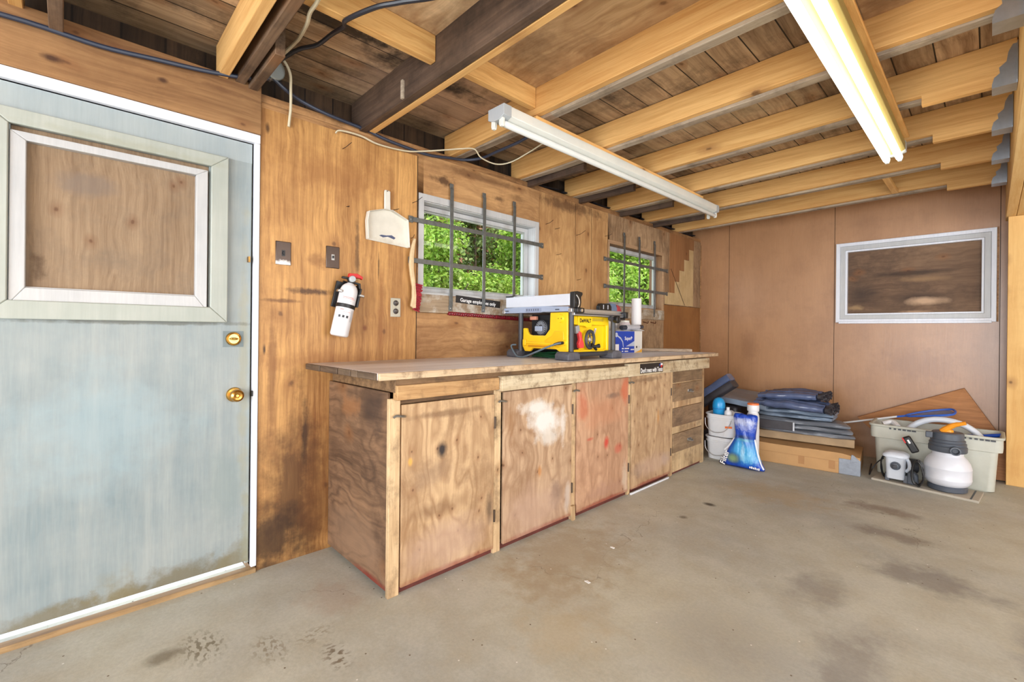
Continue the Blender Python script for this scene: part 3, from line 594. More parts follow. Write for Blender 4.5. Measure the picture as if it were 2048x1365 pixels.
# ---------------------------------------------------------------- tube lights
m_enamel = plain('white_enamel', rgb(226, 228, 222), .32, 0, .04, 8)
m_enamelg = plain('grey_enamel', rgb(176, 182, 186), .35, 0, .05, 8)
m_tubeoff = plain('frosted_tube', rgb(224, 228, 226), .12, 0, .02)
m_tubeon = emit('lit_tube', (1, .93, .76, 1), TUBE_EMISSION)
m_strip = wood('batten_pine', rgb(240, 194, 124), rgb(206, 150, 84), 'y', 'yz', 40, low=.4, knots=.3, kscale=(6, 2))
def fixture(name, label, x0, x1, y0, y1, zt, tubes, lit):
    t = thing(name, ((x0+x1)/2, (y0+y1)/2, zt-.10), label, 'tube light'); xc = (x0+x1)/2
    MB().prism([(x0+.004, zt), (x1-.004, zt), (x1, zt-.012), (x1, zt-.052), (x1-.02, zt-.062), (xc+.012, zt-.068), (xc-.012, zt-.068), (x0+.02, zt-.062), (x0, zt-.052), (x0, zt-.012)], 'y', y0, y1).build('housing', m_enamel if not lit else plain('tube_glow_enamel', rgb(150, 134, 78), .4, 0, .03), t, bevel=.002)  # cream of the tube light painted into the lit housing, darkened against bleaching
    MB().prism([(x0-.001, zt-.001), (x1+.001, zt-.001), (x1+.001, zt-.055), (xc+.02, zt-.07), (xc-.02, zt-.07), (x0-.001, zt-.055)], 'y', y0-.003, y0+.05).build('end_cap', m_enamelg, t, bevel=.002)
    MB().prism([(x0-.001, zt-.001), (x1+.001, zt-.001), (x1+.001, zt-.055), (xc+.02, zt-.07), (xc-.02, zt-.07), (x0-.001, zt-.055)], 'y', y1-.05, y1+.003).build('end_cap', m_enamelg, t, bevel=.002)
    for x in (xc-.029, xc+.029):
        for y, s in ((y0+.012, 1), (y1-.012, -1)):
            b = MB().prism([(x-.012, zt-.060), (x+.012, zt-.060), (x+.0135, zt-.09), (x+.008, zt-.104), (x-.008, zt-.104), (x-.0135, zt-.09)], 'y', y-.009, y+.009)
            b.build('lamp_holder', m_enamel, t, bevel=.002)
    for x in tubes:
        xx = xc+x
        MB().lathe([(.0, 0), (.012, .002), (.0165, .014), (.0165, y1-y0-.052), (.012, y1-y0-.04), (0, y1-y0-.038)], (xx, y0+.019, zt-.086), (0, 1, 0), 20).build('tube', m_tubeon if lit else m_tubeoff, t)
    return t
fixture('tube_light', 'unlit white strip light with one long tube, hung under the joists over the workbench', .660, .776, 1.53, 4.10, 2.279, (.029,), False)
fixture('tube_light', 'lit double tube strip light under the joists at the upper right', 1.972, 2.088, 1.05, 3.50, 2.279, (-.029, .029), True)
tag(B(.722, .768, 1.77, 3.80, 2.28, 2.3).build('mounting_batten', m_strip, bevel=.003), 'pine batten above the unlit strip light', 'batten')
tag(B(2.055, 2.108, .9, 3.42, 2.28, 2.294).build('mounting_batten', m_strip, bevel=.003), 'pine batten above the lit double strip light', 'batten')

# ---------------------------------------------------------------- cables and junction box
m_bluecab = plain('dark_blue_cable', rgb(44, 52, 70), .4, 0, .08)
m_romex = plain('cream_cable', rgb(206, 196, 168), .45, 0, .08)
jb = thing('junction_box', (.06, .69, 2.36), 'round grey metal junction box at the rafter end above the door corner', 'junction box')
MB().lathe([(.0, 0), (.045, 0), (.047, .006), (.047, .04), (.042, .044), (0, .044)], (.04, .692, 2.395), (1, .2, -.15), 20).build('box', plain('dull_zinc', rgb(168, 178, 178), .4, .6), jb)
MB().tube([(.06, .69, 2.352), (.062, .675, 2.335)], .009, 10).build('connector', m_screw, jb)
def cable(pts, r, mat, label, name='cable', k=6, flat=None):
    return tag(MB().tube(pts, r, 8, smooth=k, flat=flat).build(name, mat), label, 'cable')
cable([(.03, -.6, 2.20), (.03, -.177, 2.249), (.03, .083, 2.251), (.035, .25, 2.268), (.035, .408, 2.287), (.045, .52, 2.303), (.055, .62, 2.322), (.06, .66, 2.335), (.062, .68, 2.35)], .0095, m_bluecab, 'thick dark blue cable running along the board above the door')
cable([(.066, .69, 2.352), (.055, .75, 2.322), (.035, .83, 2.302), (.03, .955, 2.282), (.02, 1.10, 2.276), (.018, 1.20, 2.272), (.016, 1.281, 2.258), (.016, 1.428, 2.248), (.02, 1.601, 2.244), (.03, 1.74, 2.262), (.05, 1.86, 2.275), (.15, 1.92, 2.278), (.30, 1.92, 2.280), (.50, 1.92, 2.285), (.62, 1.925, 2.31)], .009, m_bluecab, 'dark blue cable along the top of the plywood wall towards the unlit light')
cable([(.95, .60, 2.31), (.776, .629, 2.324), (.69, .634, 2.326), (.60, .655, 2.335), (.42, .69, 2.38), (.328, .706, 2.41), (.24, .70, 2.41), (.11, .69, 2.412)], .0075, m_romex, 'cream cable hanging from the rafter down to the junction box')
cable([(.11, .69, 2.42), (.12, .719, 2.425), (.11, .754, 2.38), (.08, .768, 2.32), (.03, .785, 2.255), (.014, .785, 2.20), (.010, .783, 2.165)], .0065, m_romex, 'short cream cable dropping from the junction box into the top of the plywood wall')
cable([(1.4, .9, 2.30), (1.15, .93, 2.315), (.975, .84, 2.322), (.89, .79, 2.322), (.745, .746, 2.325), (.63, .79, 2.375), (.492, .796, 2.41), (.373, .78, 2.41), (.275, .732, 2.41), (.11, .695, 2.405)], .009, plain('black_cable', rgb(34, 36, 44), .4), 'black cable swinging from the junction box past the pale blocking')
cable([(.012, 1.018, 2.203), (.02, 1.04, 2.222), (.02, 1.154, 2.228), (.02, 1.26, 2.212), (.02, 1.429, 2.222), (.04, 1.54, 2.245), (.10, 1.66, 2.27), (.16, 1.74, 2.283), (.24, 1.78, 2.270), (.25, 1.825, 2.228), (.27, 1.927, 2.210), (.33, 2.0, 2.225), (.46, 2.03, 2.26), (.60, 2.02, 2.279), (.68, 2.0, 2.279)], .006, m_romex, 'cream cable looping from the plywood wall to the unlit strip light', flat=.7)

# ---------------------------------------------------------------- things on the left wall
m_bronze = plain('brown_bronze_plate', rgb(84, 70, 62), .32, .7, .12)
for nm, y, z, lb in (('a', .766, 1.535, 'brown metal switch plate nearer the door, its lower edge rubbed bare'), ('b', 1.013, 1.544, 'brown metal switch plate above the fire extinguisher')):
    t = thing('light_switch', (0, y, z-.06), lb, 'light switch')
    MB().box(0, .006, y-.036, y+.036, z-.058, z+.058).build('plate', m_bronze if nm == 'b' else plain('rubbed_bronze_plate', rgb(84, 70, 62), .32, .7, .12, stains=[((0, 0, .004), (.03, .06, .024), rgb(226, 222, 216), .95, 60, .6)]), t, bevel=.003)
    MB().box(.005, .0066, y-.008, y+.008, z-.015, z+.015).build('toggle_surround', m_blk if nm == 'a' else m_screw, t)
    MB().box(.006, .014, y-.004, y+.004, z-.006, z+.008).build('toggle', m_blk, t, bevel=.001)
t = thing('power_outlet', (0, 1.388, 1.235), 'grey duplex socket outlet between the extinguisher and the hand brush', 'power outlet')
B(0, .006, 1.356, 1.421, 1.238, 1.349).build('plate', plain('grey_plate', rgb(186, 182, 166), .4, .1), t, bevel=.003)
for z in (1.319, 1.271):
    MB().lathe([(.0165, 0), (.0165, .0085), (.014, .0095), (0, .0095)], (0, 1.3885, z), (1, 0, 0), 20).build('socket', plain('brown_socket', rgb(52, 42, 38), .4), t)
    for dy in (-.006, .006): MB().box(.0094, .0098, 1.3885+dy-.001, 1.3885+dy+.001, z-.002, z+.008).build('slot', m_enamelg, t)
MB().ball((.0065, 1.3885, 1.295), .002, .003, .003, 8, 6).build('screw', m_screw, t)

# fire extinguisher, tilted on its bracket
t = thing('fire_extinguisher', (.08, 1.02, 1.12), 'white fire extinguisher with a black strap hanging askew on the plywood wall', 'fire extinguisher')
axd = Vector((0, .033+.03, .29)).normalized(); p0 = Vector((.08, 1.017, 1.125)); rr = .046
Rx = Vector((0, 0, 1)).rotation_difference(axd).to_matrix()
def EX(mb): return mb.xf(Matrix.Translation(p0) @ Rx.to_4x4())
EX(MB().lathe([(.0, .0), (.036, .0), (.042, .003), (.046, .010), (.046, .235), (.044, .25), (.038, .266), (.028, .278), (.018, .284), (.016, .288)], n=32)).build('cylinder', plain('gloss_white', rgb(226, 226, 230), .22, 0, .02), t)
EX(MB().lathe([(.017, .284), (.017, .296), (.021, .298), (.021, .312), (.012, .318), (0, .318)], n=20)).build('valve', m_blk, t)
m_red = plain('red_plastic', rgb(200, 40, 40), .4)
EX(MB().prism([(-.02, .315), (.045, .326), (.055, .322), (.055, .338), (.02, .346), (-.02, .336)], 'x', -.012, .012)).build('top_lever', m_red, t, bevel=.002)
EX(MB().prism([(.01, .300), (.05, .300), (.062, .26), (.058, .235), (.048, .238), (.05, .262), (.040, .290), (.01, .290)], 'x', -.010, .010)).build('carry_handle', m_blk, t, bevel=.002)
EX(MB().prism([(-.052, .300), (-.012, .305), (-.012, .316), (-.052, .311)], 'x', -.008, .008)).build('nozzle', m_blk, t, bevel=.002)
EX(MB().lathe([(.017, 0), (.017, .012), (.014, .016), (0, .016)], (.014, -.004, .308), (1, 0, 0), 20)).build('gauge', m_enamelg, t)
EX(MB().box(-.060, -.047, -.020, .020, .02, .30).box(-.06, -.02, .046, .055, .15, .29).box(-.06, -.047, -.055, .055, .15, .29)).build('bracket', m_blk, t, bevel=.002)
EX(MB().lathe([(.0475, .150), (.049, .152), (.049, .168), (.0475, .170)], n=32)).build('strap', m_blk, t)
EX(MB().box(.005, .03, .046, .056, .168, .27)).build('strap_arm', m_blk, t, bevel=.002)
EX(MB().box(.01, .034, -.070, -.048, .222, .235)).build('clip', m_screw, t, bevel=.002)
EX(MB().box(.02, .044, .045, .070, .226, .238)).build('clip', m_screw, t, bevel=.002)
def curved(u0, u1, z0, z1, r=.0466, n=8):
    mb = MB(); vs = []; 
    for i in range(n+1):
        a = (u0+(u1-u0)*i/n); vs += [(r*math.cos(a), r*math.sin(a), z0), (r*math.cos(a), r*math.sin(a), z1)]
    return EX(mb.add(vs, [(2*i, 2*i+2, 2*i+3, 2*i+1) for i in range(n)]))
m_lblr = plain('label_pink', rgb(222, 150, 146), .4); m_lblk = plain('label_ink', rgb(50, 50, 56), .4); m_lblg = plain('label_grey', rgb(196, 198, 204), .4)
curved(-.9, .5, .197, .200).build('printed_label', m_lblr, t); curved(-.9, .3, .203, .207).build('printed_label', m_lblr, t)
curved(-.6, .1, .183, .190).build('printed_label', m_lblg, t); curved(-.9, -.5, .135, .142).build('printed_label', m_lblr, t); curved(-.9, .3, .126, .128).build('printed_label', m_lblr, t)
for k in range(3): curved(-.95+.42*k, -.7+.42*k, .096, .109).build('pictogram', m_lblk, t)
curved(.4, .8, .08, .14).build('printed_label', m_lblg, t); curved(-.9, -.2, .083, .085).build('printed_label', m_lblg, t); curved(-.9, -.4, .028, .031).build('printed_label', m_lblg, t)

# dustpan
m_cream = plain('dirty_white_plastic', rgb(214, 210, 198), .45, 0, .08, 10, stains=[((.02, .0, .0), (.1, .12, .05), rgb(176, 168, 150), .5, 20, 1)])
t = thing('dustpan', (.02, 1.33, 1.65), 'dirty white plastic dustpan hung from a nail left of the first window', 'dustpan')
outl = [(1.197, 1.668), (1.464, 1.652), (1.452, 1.812), (1.350, 1.853), (1.300, 1.853), (1.200, 1.822), (1.191, 1.77)]
MB().prism(outl, 'x', .006, .010).build('pan', m_cream, t, bevel=.001)
rim = MB()
for a, b in zip(outl[1:], outl[2:]+outl[:1]):
    rim.tube([(.018, a[0], a[1]), (.018, b[0], b[1])], .006, 8, flat=None)
pr = outl[1:]+outl[:1]
rm = MB()
ins = [((y-1.327)*.955+1.327, (z-1.75)*.955+1.752) for y, z in pr]
for i in range(len(pr)-1):
    a, b, c_, d_ = pr[i], pr[i+1], ins[i+1], ins[i]
    rm.prism([a, b, c_, d_], 'x', .008, .036)
rm.build('rim', m_cream, t, bevel=.002)
MB().prism([(1.304, 1.850), (1.342, 1.850), (1.340, 1.962), (1.331, 1.966), (1.306, 1.966), (1.303, 1.955)], 'x', .008, .020).build('handle', m_cream, t, bevel=.004)
MB().prism([(1.275, 1.700), (1.30, 1.692), (1.33, 1.700), (1.37, 1.690), (1.38, 1.700), (1.355, 1.712), (1.32, 1.706), (1.29, 1.706)], 'x', .0101, .0108).build('scuff', plain('blue_scuff', rgb(74, 82, 112), .6), t)

# hand brush
t = thing('hand_brush', (.02, 1.50, 1.27), 'hand brush with a bare wood handle and red bristles hung left of the first window', 'brush')
MB().prism([(1.489, 1.712), (1.50, 1.708), (1.493, 1.66), (1.487, 1.60), (1.488, 1.52), (1.500, 1.44), (1.507, 1.37), (1.505, 1.293), (1.492, 1.29), (1.470, 1.305), (1.480, 1.36), (1.480, 1.42), (1.466, 1.49), (1.458, 1.55), (1.464, 1.62), (1.474, 1.67)], 'x', .026, .044).build('handle', plain('worn_wood_handle', rgb(212, 186, 146), .6, 0, .15, 30), t, bevel=.004)
m_brs = plain('red_bristles', rgb(150, 36, 48), .8, 0, .35, 60)
hb = MB()
for i in range(17):
    z = 1.445-.0098*i; y1 = 1.548-.0005*i**1.3
    for k in range(3):
        hb.tube([(.028+.006*k, 1.49, z-.002*k), (.028+.006*k, y1+random.uniform(-.004, .004), z-.012+random.uniform(-.004, .004))], .0042, 5)
hb.build('bristles', m_brs, t)

# sign under the first window and the red string under the sill
m_wh = plain('white_letters', rgb(236, 236, 236), .5, 0, .02)
t = thing('wall_sign', (.012, 2.018, 1.33), 'small black sign reading Garage employees only, under the first window', 'sign')
rt = Matrix.Rotation(R(-3.2), 3, 'X')
mb = MB().box(.0112, .0135, 1.822, 2.214, 1.334, 1.382, rot=rt); mb.build('panel', m_blk, t)
text('lettering', 'Garage employees only', .0335, m_wh, t, (.0136, 1.856, 1.3535), ex=.0003, rot=rt, sx=.99, bold=.0004)
rs_ = MB().tube([(.010, 1.762, 1.272), (.010, 2.0, 1.266), (.010, 2.3, 1.254), (.010, 2.6, 1.246), (.010, 2.9, 1.24)], .008, 8, smooth=12, flat=1.5)
rng = random.Random(3)
for i in range(60):
    y = 1.775+.0185*i; z = 1.271-.027*(y-1.765); rs_.ball((.012, y, z+rng.uniform(-.002, .002)), .008, .010, .0135, 8, 6)
tag(rs_.build('tinsel_string', plain('dark_red_tinsel', rgb(110, 14, 28), .3, 0, .5, 60)), 'dark red beaded string running just below the sill of the first window', 'string')

# bent nails
nl = [((1.06, 2.135), (.05, .03, .03), 'bent nail with its tip up, near the top of the golden plywood'), ((1.10, 1.83), (.05, -.035, -.015), 'bent nail in the golden plywood left of the dustpan'), ((1.318, 1.955), (.03, 0, .006), 'nail holding the dustpan handle'),
      ((1.495, 1.93), (.05, .04, .035), 'nail just left of the top corner of the first window'), ((2.70, 2.005), (.055, .03, .03), 'nail right of the first window, nearest to it'), ((2.81, 1.985), (.03, .03, .01), 'short nail second to the right of the first window'),
      ((3.084, 1.975), (.06, .05, .04), 'long nail in the seam midway between the windows'), ((3.50, 2.03), (.05, .04, .02), 'nail at the top left corner of the far window'), ((2.83, 1.78), (.03, .03, .01), 'small nail lower down right of the first window'), ((3.10, 1.60), (.03, .02, .008), 'small nail low in the seam between the windows'), ((1.36, 1.86), (.03, .03, .01), 'short nail beside the dustpan handle'), ((1.492, 1.715), (.05, -.01, .015), 'nail holding the hand brush')]
for (y, z), (dx, dy, dz), lb in nl:
    tag(MB().tube([(-.01, y, z), (dx*.6, y+dy*.3, z+dz*.2), (dx, y+dy, z+dz)], .0017, 6).build('nail', m_seam), lb, 'nail', 'nails in the plywood wall')
for y, lb in ((4.18, 'small rusty hook below the far window, left one'), (4.33, 'small rusty hook below the far window, right one')):
    tag(MB().tube([(-.005, y, 1.27), (.03, y, 1.262), (.042, y+.02, 1.255), (.04, y+.03, 1.275)], .004, 6, smooth=4).build('coat_hook', plain('rust', rgb(96, 52, 36), .6, .5)), lb, 'hook')

# ---------------------------------------------------------------- workbench
BX, BT = .64, .985
org = (.34, 2.6, 0)
def bw(name, l, d, sub=(), axis='z', **k):
    return wood(name, l, d, axis, 'yz', org=org, stains=sub, rnd=False, **k)
bt1, bt2 = rgb(206, 168, 124), rgb(146, 106, 70)
redline = lambda y0, y1: ((.655, (y0+y1)/2, .035), (.1, (y1-y0)*.62, .022), rgb(140, 62, 50), .75, 14, .5)
floorwash = lambda y, w, h: ((.655, y, .15), (.1, w, h), rgb(190, 160, 140), .6, 6, .7)
m_end = wood('dark_end_plywood', rgb(146, 112, 84), rgb(74, 54, 40), 'x', 'xz', 30, contour=.5, low=.6, knots=.35, kscale=(3.5, 2.5), dirt=(rgb(58, 42, 34), .7, 3.5), rnd=False, org=org, stains=[((.48, 1, .8), (.12, .2, .12), rgb(54, 42, 38), .7, 7), ((.25, 1, .78), (.12, .2, .06), rgb(160, 108, 66), .5, 8), ((.3, 1, .15), (.4, .2, .16), rgb(136, 108, 86), .6, 5), ((.5, 1, .03), (.2, .2, .025), rgb(120, 42, 34), .85, 9, .5)])
m_door1 = bw('cabinet_door_plywood', rgb(212, 180, 140), rgb(152, 116, 82), [((.655, 1.272, .60), (.1, .035, .045), rgb(40, 40, 46), .95, 12, .5), ((.655, 1.10, .575), (.1, .014, .022), rgb(226, 172, 84), .8, 10, .3), ((.655, 1.25, .33), (.1, .16, .05), rgb(116, 82, 56), .5, 10, .9), ((.655, 1.57, .25), (.1, .03, .1), rgb(90, 74, 62), .7, 12, .7), ((.655, 1.2, .5), (.1, .12, .08), rgb(134, 108, 90), .4, 8), ((.655, 1.3, .77), (.1, .28, .02), rgb(112, 82, 58), .6, 14, .9), redline(1.06, 1.6), floorwash(1.3, .3, .14)], contour=.6, low=.6, knots=.6, kscale=(8, 6), grain=30, dirt=(rgb(132, 100, 72), .65, 5), kcol=rgb(146, 104, 72))
m_door2 = bw('paint_stained_plywood', rgb(210, 180, 148), rgb(150, 116, 88), [((.655, 1.99, .655), (.1, .16, .085), rgb(226, 224, 220), .95, 9, 1.0), ((.655, 1.92, .73), (.1, .14, .05), rgb(222, 220, 214), .9, 10, 1.0), ((.655, 2.03, .56), (.1, .12, .06), rgb(218, 214, 206), .7, 12, 1.2), ((.655, 2.15, .6), (.1, .03, .12), rgb(226, 222, 216), .7, 14, .9), ((.655, 1.72, .66), (.1, .05, .13), rgb(142, 100, 62), .6, 8), ((.655, 1.95, .36), (.1, .02, .04), rgb(190, 128, 68), .7, 12, .5), ((.655, 2.09, .2), (.1, .06, .09), rgb(112, 88, 76), .7, 8), ((.655, 2.2, .15), (.1, .03, .1), rgb(200, 192, 184), .6, 9), redline(1.66, 2.25), floorwash(1.9, .35, .18)], contour=.6, low=.6, knots=.5, kscale=(7, 6), dirt=(rgb(138, 106, 80), .6, 5), kcol=rgb(140, 100, 70))
m_door3 = bw('red_stained_plywood', rgb(212, 172, 140), rgb(160, 120, 92), [((.655, 2.35, .70), (.1, .06, .12), rgb(190, 98, 70), .6, 6), ((.655, 2.83, .76), (.1, .05, .1), rgb(196, 98, 66), .7, 6), ((.655, 2.61, .42), (.1, .035, .05), rgb(196, 62, 50), .9, 9, .5), ((.655, 2.75, .36), (.1, .06, .04), rgb(196, 90, 72), .6, 9, .7), ((.655, 2.42, .47), (.1, .05, .015), rgb(190, 76, 60), .7, 12, .8), ((.655, 2.68, .73), (.1, .08, .022), rgb(96, 84, 78), .7, 12, .7), ((.655, 2.6, .1), (.1, .26, .06), rgb(170, 132, 112), .6, 8), ((.655, 2.84, .14), (.1, .04, .12), rgb(206, 190, 170), .6, 8), redline(2.27, 2.88), ((.655, 2.56, .62), (.1, .28, .12), rgb(196, 134, 100), .4, 5)], contour=.6, low=.6, knots=.5, kscale=(7, 6), dirt=(rgb(146, 106, 80), .55, 5), kcol=rgb(140, 96, 70))
m_door4 = bw('spotted_plywood', rgb(212, 182, 144), rgb(154, 120, 88), [((.655, 3.0, .15), (.1, .1, .06), rgb(118, 98, 80), .7, 10), ((.655, 3.4, .16), (.1, .1, .07), rgb(176, 154, 140), .7, 8), ((.655, 3.3, .5), (.1, .02, .08), rgb(196, 140, 78), .7, 10), ((.655, 3.2, .66), (.1, .12, .03), rgb(130, 92, 62), .5, 14), ((.655, 3.15, .81), (.1, .3, .02), rgb(110, 84, 64), .6, 14), redline(2.92, 3.5), floorwash(3.2, .3, .1)], contour=.55, low=.6, knots=.6, kscale=(8, 6), dirt=(rgb(138, 104, 76), .6, 6), kcol=rgb(134, 94, 64))
m_face = wood('face_frame_pine', rgb(228, 200, 158), rgb(158, 124, 88), 'z', 'yz', 34, low=.6, knots=.4, kscale=(7, 4), dirt=(rgb(86, 66, 50), .75, 6))
m_faceh = wood('apron_pine', rgb(224, 186, 134), rgb(158, 116, 74), 'y', 'yz', 34, low=.6, knots=.5, kscale=(7, 3), dirt=(rgb(90, 58, 38), .75, 6))
m_apron2 = wood('paint_flecked_apron', rgb(224, 212, 184), rgb(166, 140, 104), 'y', 'yz', 26, low=.6, knots=.2, dirt=(rgb(104, 76, 52), .9, 12), org=(0, 0, 0))
m_topm = wood('bench_top_boards', rgb(244, 244, 250), rgb(222, 216, 220), 'y', 'xy', 26, low=.6, knots=.2, dirt=(rgb(196, 184, 176), .4, 5), rnd=False, seams=('x', .152, .004, .0, .15), rough=.36, spec=.8, stains=[((-.1, -.3, 0), (.22, 1.2, .3), rgb(216, 212, 218), .7, 3), ((-.22, -1.3, 0), (.15, .4, .3), rgb(160, 134, 108), .5, 5)])  # near-white lavender boards: window glare painted into the colour
m_edge = wood('worn_front_edge', rgb(222, 200, 166), rgb(158, 124, 92), 'y', 'yz', 30, low=.5, knots=.3, dirt=(rgb(96, 70, 50), .85, 11))
m_endg = wood('grey_end_grain', rgb(128, 108, 88), rgb(74, 58, 46), 'x', 'xz', 40, low=.6, knots=0, dirt=(rgb(60, 48, 40), .6, 12))
t = thing('worktop', (.36, 2.55, .95), 'long thick plank worktop of the bench, worn, its pale window sheen put into the colour', 'worktop')
tp = MB()
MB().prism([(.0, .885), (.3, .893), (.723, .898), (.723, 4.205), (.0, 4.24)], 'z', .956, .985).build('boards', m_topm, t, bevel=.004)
MB().box(.7235, .742, .898, 4.205, .955, .985).build('front_edge', m_edge, t, bevel=.004)
for a, b in ((.002, .18), (.183, .372), (.376, .50), (.504, .56), (.565, .722)):
    B(a, b, .878+.02*a, .90, .956, .9845).build('end_board', m_endg, t, bevel=.003)
t = thing('workbench_cabinet', org, 'long plywood base cabinet of the workbench with four doors and a stack of drawers', 'cabinet')
B(.005, .622, 1.0, 1.014, .025, .888).build('end_panel', m_end, t, bevel=.002)
B(.02, .665, 1.012, 1.05, .890, .954).build('end_rail', m_oldy, t, bevel=.002)
B(.622, .645, .998, 1.052, .0, .862).build('corner_post', m_face, t, bevel=.003)
B(.645, .682, 1.014, 1.603, .858, .922).build('apron', m_faceh, t, bevel=.003)
B(.640, .668, 1.016, 4.1, .922, .955).build('apron_back', m_oldy, t)
B(.645, .700, 1.605, 2.79, .851, .928).build('apron', m_apron2, t, bevel=.003)
B(.645, .703, 2.792, 4.11, .852, .942).build('apron', m_apron2, t, bevel=.003)
B(.0, .62, 1.02, 4.14, .025, .045).build('bottom_panel', m_oldy, t)
B(.0, .62, 4.125, 4.14, .02, .95).build('end_panel', m_face, t)
B(.0, .012, 1.02, 4.12, .05, .95).build('back_panel', m_oldy, t)
for a, b in ((1.603, 1.652), (2.243, 2.284), (2.880, 2.915), (3.508, 3.548), (4.092, 4.14)):
    B(.605, .643, a, b, 0, .86).build('stile', m_face, t, bevel=.002)
B(.60, .638, 1.05, 4.1, .835, .86).build('top_rail', m_oldy, t)
for y0, y1, z1, md, w in ((1.058, 1.598, .832, m_door1, 0), (1.668, 2.238, .838, m_door2, 1), (2.292, 2.876, .842, m_door3, 1), (2.922, 3.502, .848, m_door4, 0)):
    d = MB().box(.632, .650, y0, y1, .030, z1).build('cabinet_door', md, t, bevel=.002)
    for z in (.685, .20):
        MB().cyl((.652, y1+.004, z-.03), (.652, y1+.004, z+.03), .006, n=8).build('hinge', plain('rusty_hinge', rgb(84, 70, 58), .5, .6) if z == .685 else bpy.data.materials['rusty_hinge'], d)
    MB().tube([(.655, y0+.012, z1-.05), (.67, y0-.012, z1-.045), (.662, y0-.035, z1-.042), (.655, y0-.045, z1-.05)], .006, 6, smooth=3).build('latch', m_screw, d)
m_drw = wood('grey_drawer_front', rgb(172, 144, 112), rgb(112, 88, 66), 'y', 'yz', 30, contour=.4, low=.6, knots=.3, kscale=(6, 3), dirt=(rgb(66, 54, 46), .6, 7))
for i, (z0, z1, kn) in enumerate(((.752, .846, 0), (.598, .745, 1), (.392, .543, 0), (.178, .332, 1))):
    d = B(.634, .650, 3.553, 4.086, z0, z1).build('drawer', m_drw, t, bevel=.004)
    if kn:
        MB().box(.650, .656, 3.80, 3.87, (z0+z1)/2-.012, (z0+z1)/2+.012).build('pull_plate', m_screw, d, bevel=.002)
        MB().tube([(.655, 3.805, (z0+z1)/2-.004), (.675, 3.815, (z0+z1)/2-.006), (.678, 3.835, (z0+z1)/2-.008), (.675, 3.855, (z0+z1)/2-.006), (.655, 3.865, (z0+z1)/2-.004)], .006, 6, smooth=3).build('knob', m_screw, d)
for z0, z1 in ((.745, .752), (.544, .597), (.334, .390), (.02, .176)):
    B(.625, .643, 3.548, 4.092, z0, z1).build('drawer_rail', m_face, t, bevel=.002)
B(.60, .628, 1.05, 4.1, .0, .03).build('plinth', plain('red_brown_plinth', rgb(98, 46, 38), .7, 0, .3, 10), t)
tag(B(.652, .664, 2.90, 3.46, .0, .012).build('white_strip', m_white, bevel=.002), 'thin white strip on the floor along the foot of the fourth bench door', 'strip')
tag(MB().box(.648, .665, 2.235, 2.262, 0, .09, rot=Matrix.Rotation(R(4), 3, 'X')).build('wood_block', m_face, bevel=.002), 'small wood wedge standing on the floor between the second and third bench doors', 'wood block')
# sticker
t = thing('bumper_sticker', (.704, 3.1, .86), "black sticker reading Don't mess with Texas on the bench apron", 'sticker')
B(.7035, .7043, 2.938, 3.268, .866, .936).build('panel', m_blk, t)
text('lettering', "Don't mess with Texas", .046, m_wh, t, (.7046, 2.944, .872), ex=.0002, sx=.74, bold=.0009)
fl = MB(); fl.m = 0; fl.prism([(3.212, .912), (3.232, .912), (3.232, .936), (3.226, .936), (3.226, .922), (3.212, .922)], 'x', .7043, .7047)
fl.build('flag_field', plain('flag_blue', rgb(40, 70, 160), .5), t)
B(.7043, .7047, 3.232, 3.262, .916, .930).build('flag_stripe', m_wh, t)
MB().prism([(3.228, .916), (3.262, .916), (3.252, .902), (3.242, .894), (3.236, .904)], 'x', .7043, .7047).build('flag_stripe', m_red, t)
# ---------------------------------------------------------------- table saw
m_yel = plain('tool_yellow', rgb(250, 200, 30), .4, 0, .05, 10)
m_yeld = plain('tool_yellow_panel', rgb(252, 212, 24), .35, 0, .04, 10)
m_dgrey = plain('dark_grey_plastic', rgb(58, 60, 66), .45, 0, .12)
m_alu = plain('brushed_aluminium', rgb(190, 194, 200), .3, .7, .06, 30)
m_fence = plain('white_fence', rgb(206, 210, 220), .3, 0, .02)
m_wing = plain('blue_grey_casting', rgb(160, 172, 196), .4, .1, .06)
m_foot = plain('dusty_rubber', rgb(84, 84, 92), .7, 0, .35, 20)
m_silv = plain('silver_trim', rgb(200, 202, 206), .25, .8)
S = thing('table_saw', (.38, 2.48, BT), 'yellow portable table saw standing on the workbench', 'table saw')
for x0, y0 in ((.575, 2.155), (.585, 2.605), (.112, 2.185), (.115, 2.60)):
    MB().prism([(y0, BT+.001), (y0+.118, BT+.001), (y0+.118, BT+.036), (y0+.10, BT+.052), (y0+.02, BT+.052), (y0, BT+.036)], 'x', x0, x0+.11).build('rubber_foot', m_foot, S, bevel=.008, seg=3)
for x, y in ((.640, 2.236), (.640, 2.690), (.222, 2.215), (.222, 2.69)):
    MB().cyl((x, y, BT+.045), (x, y, 1.285), .0165).build('frame_post', m_dgrey, S)
MB().cyl((.640, 2.24, BT+.034), (.640, 2.69, BT+.034), .015).build('frame_tube', m_dgrey, S)
MB().cyl((.222, 2.24, BT+.034), (.222, 2.69, BT+.034), .015).build('frame_tube', m_dgrey, S)
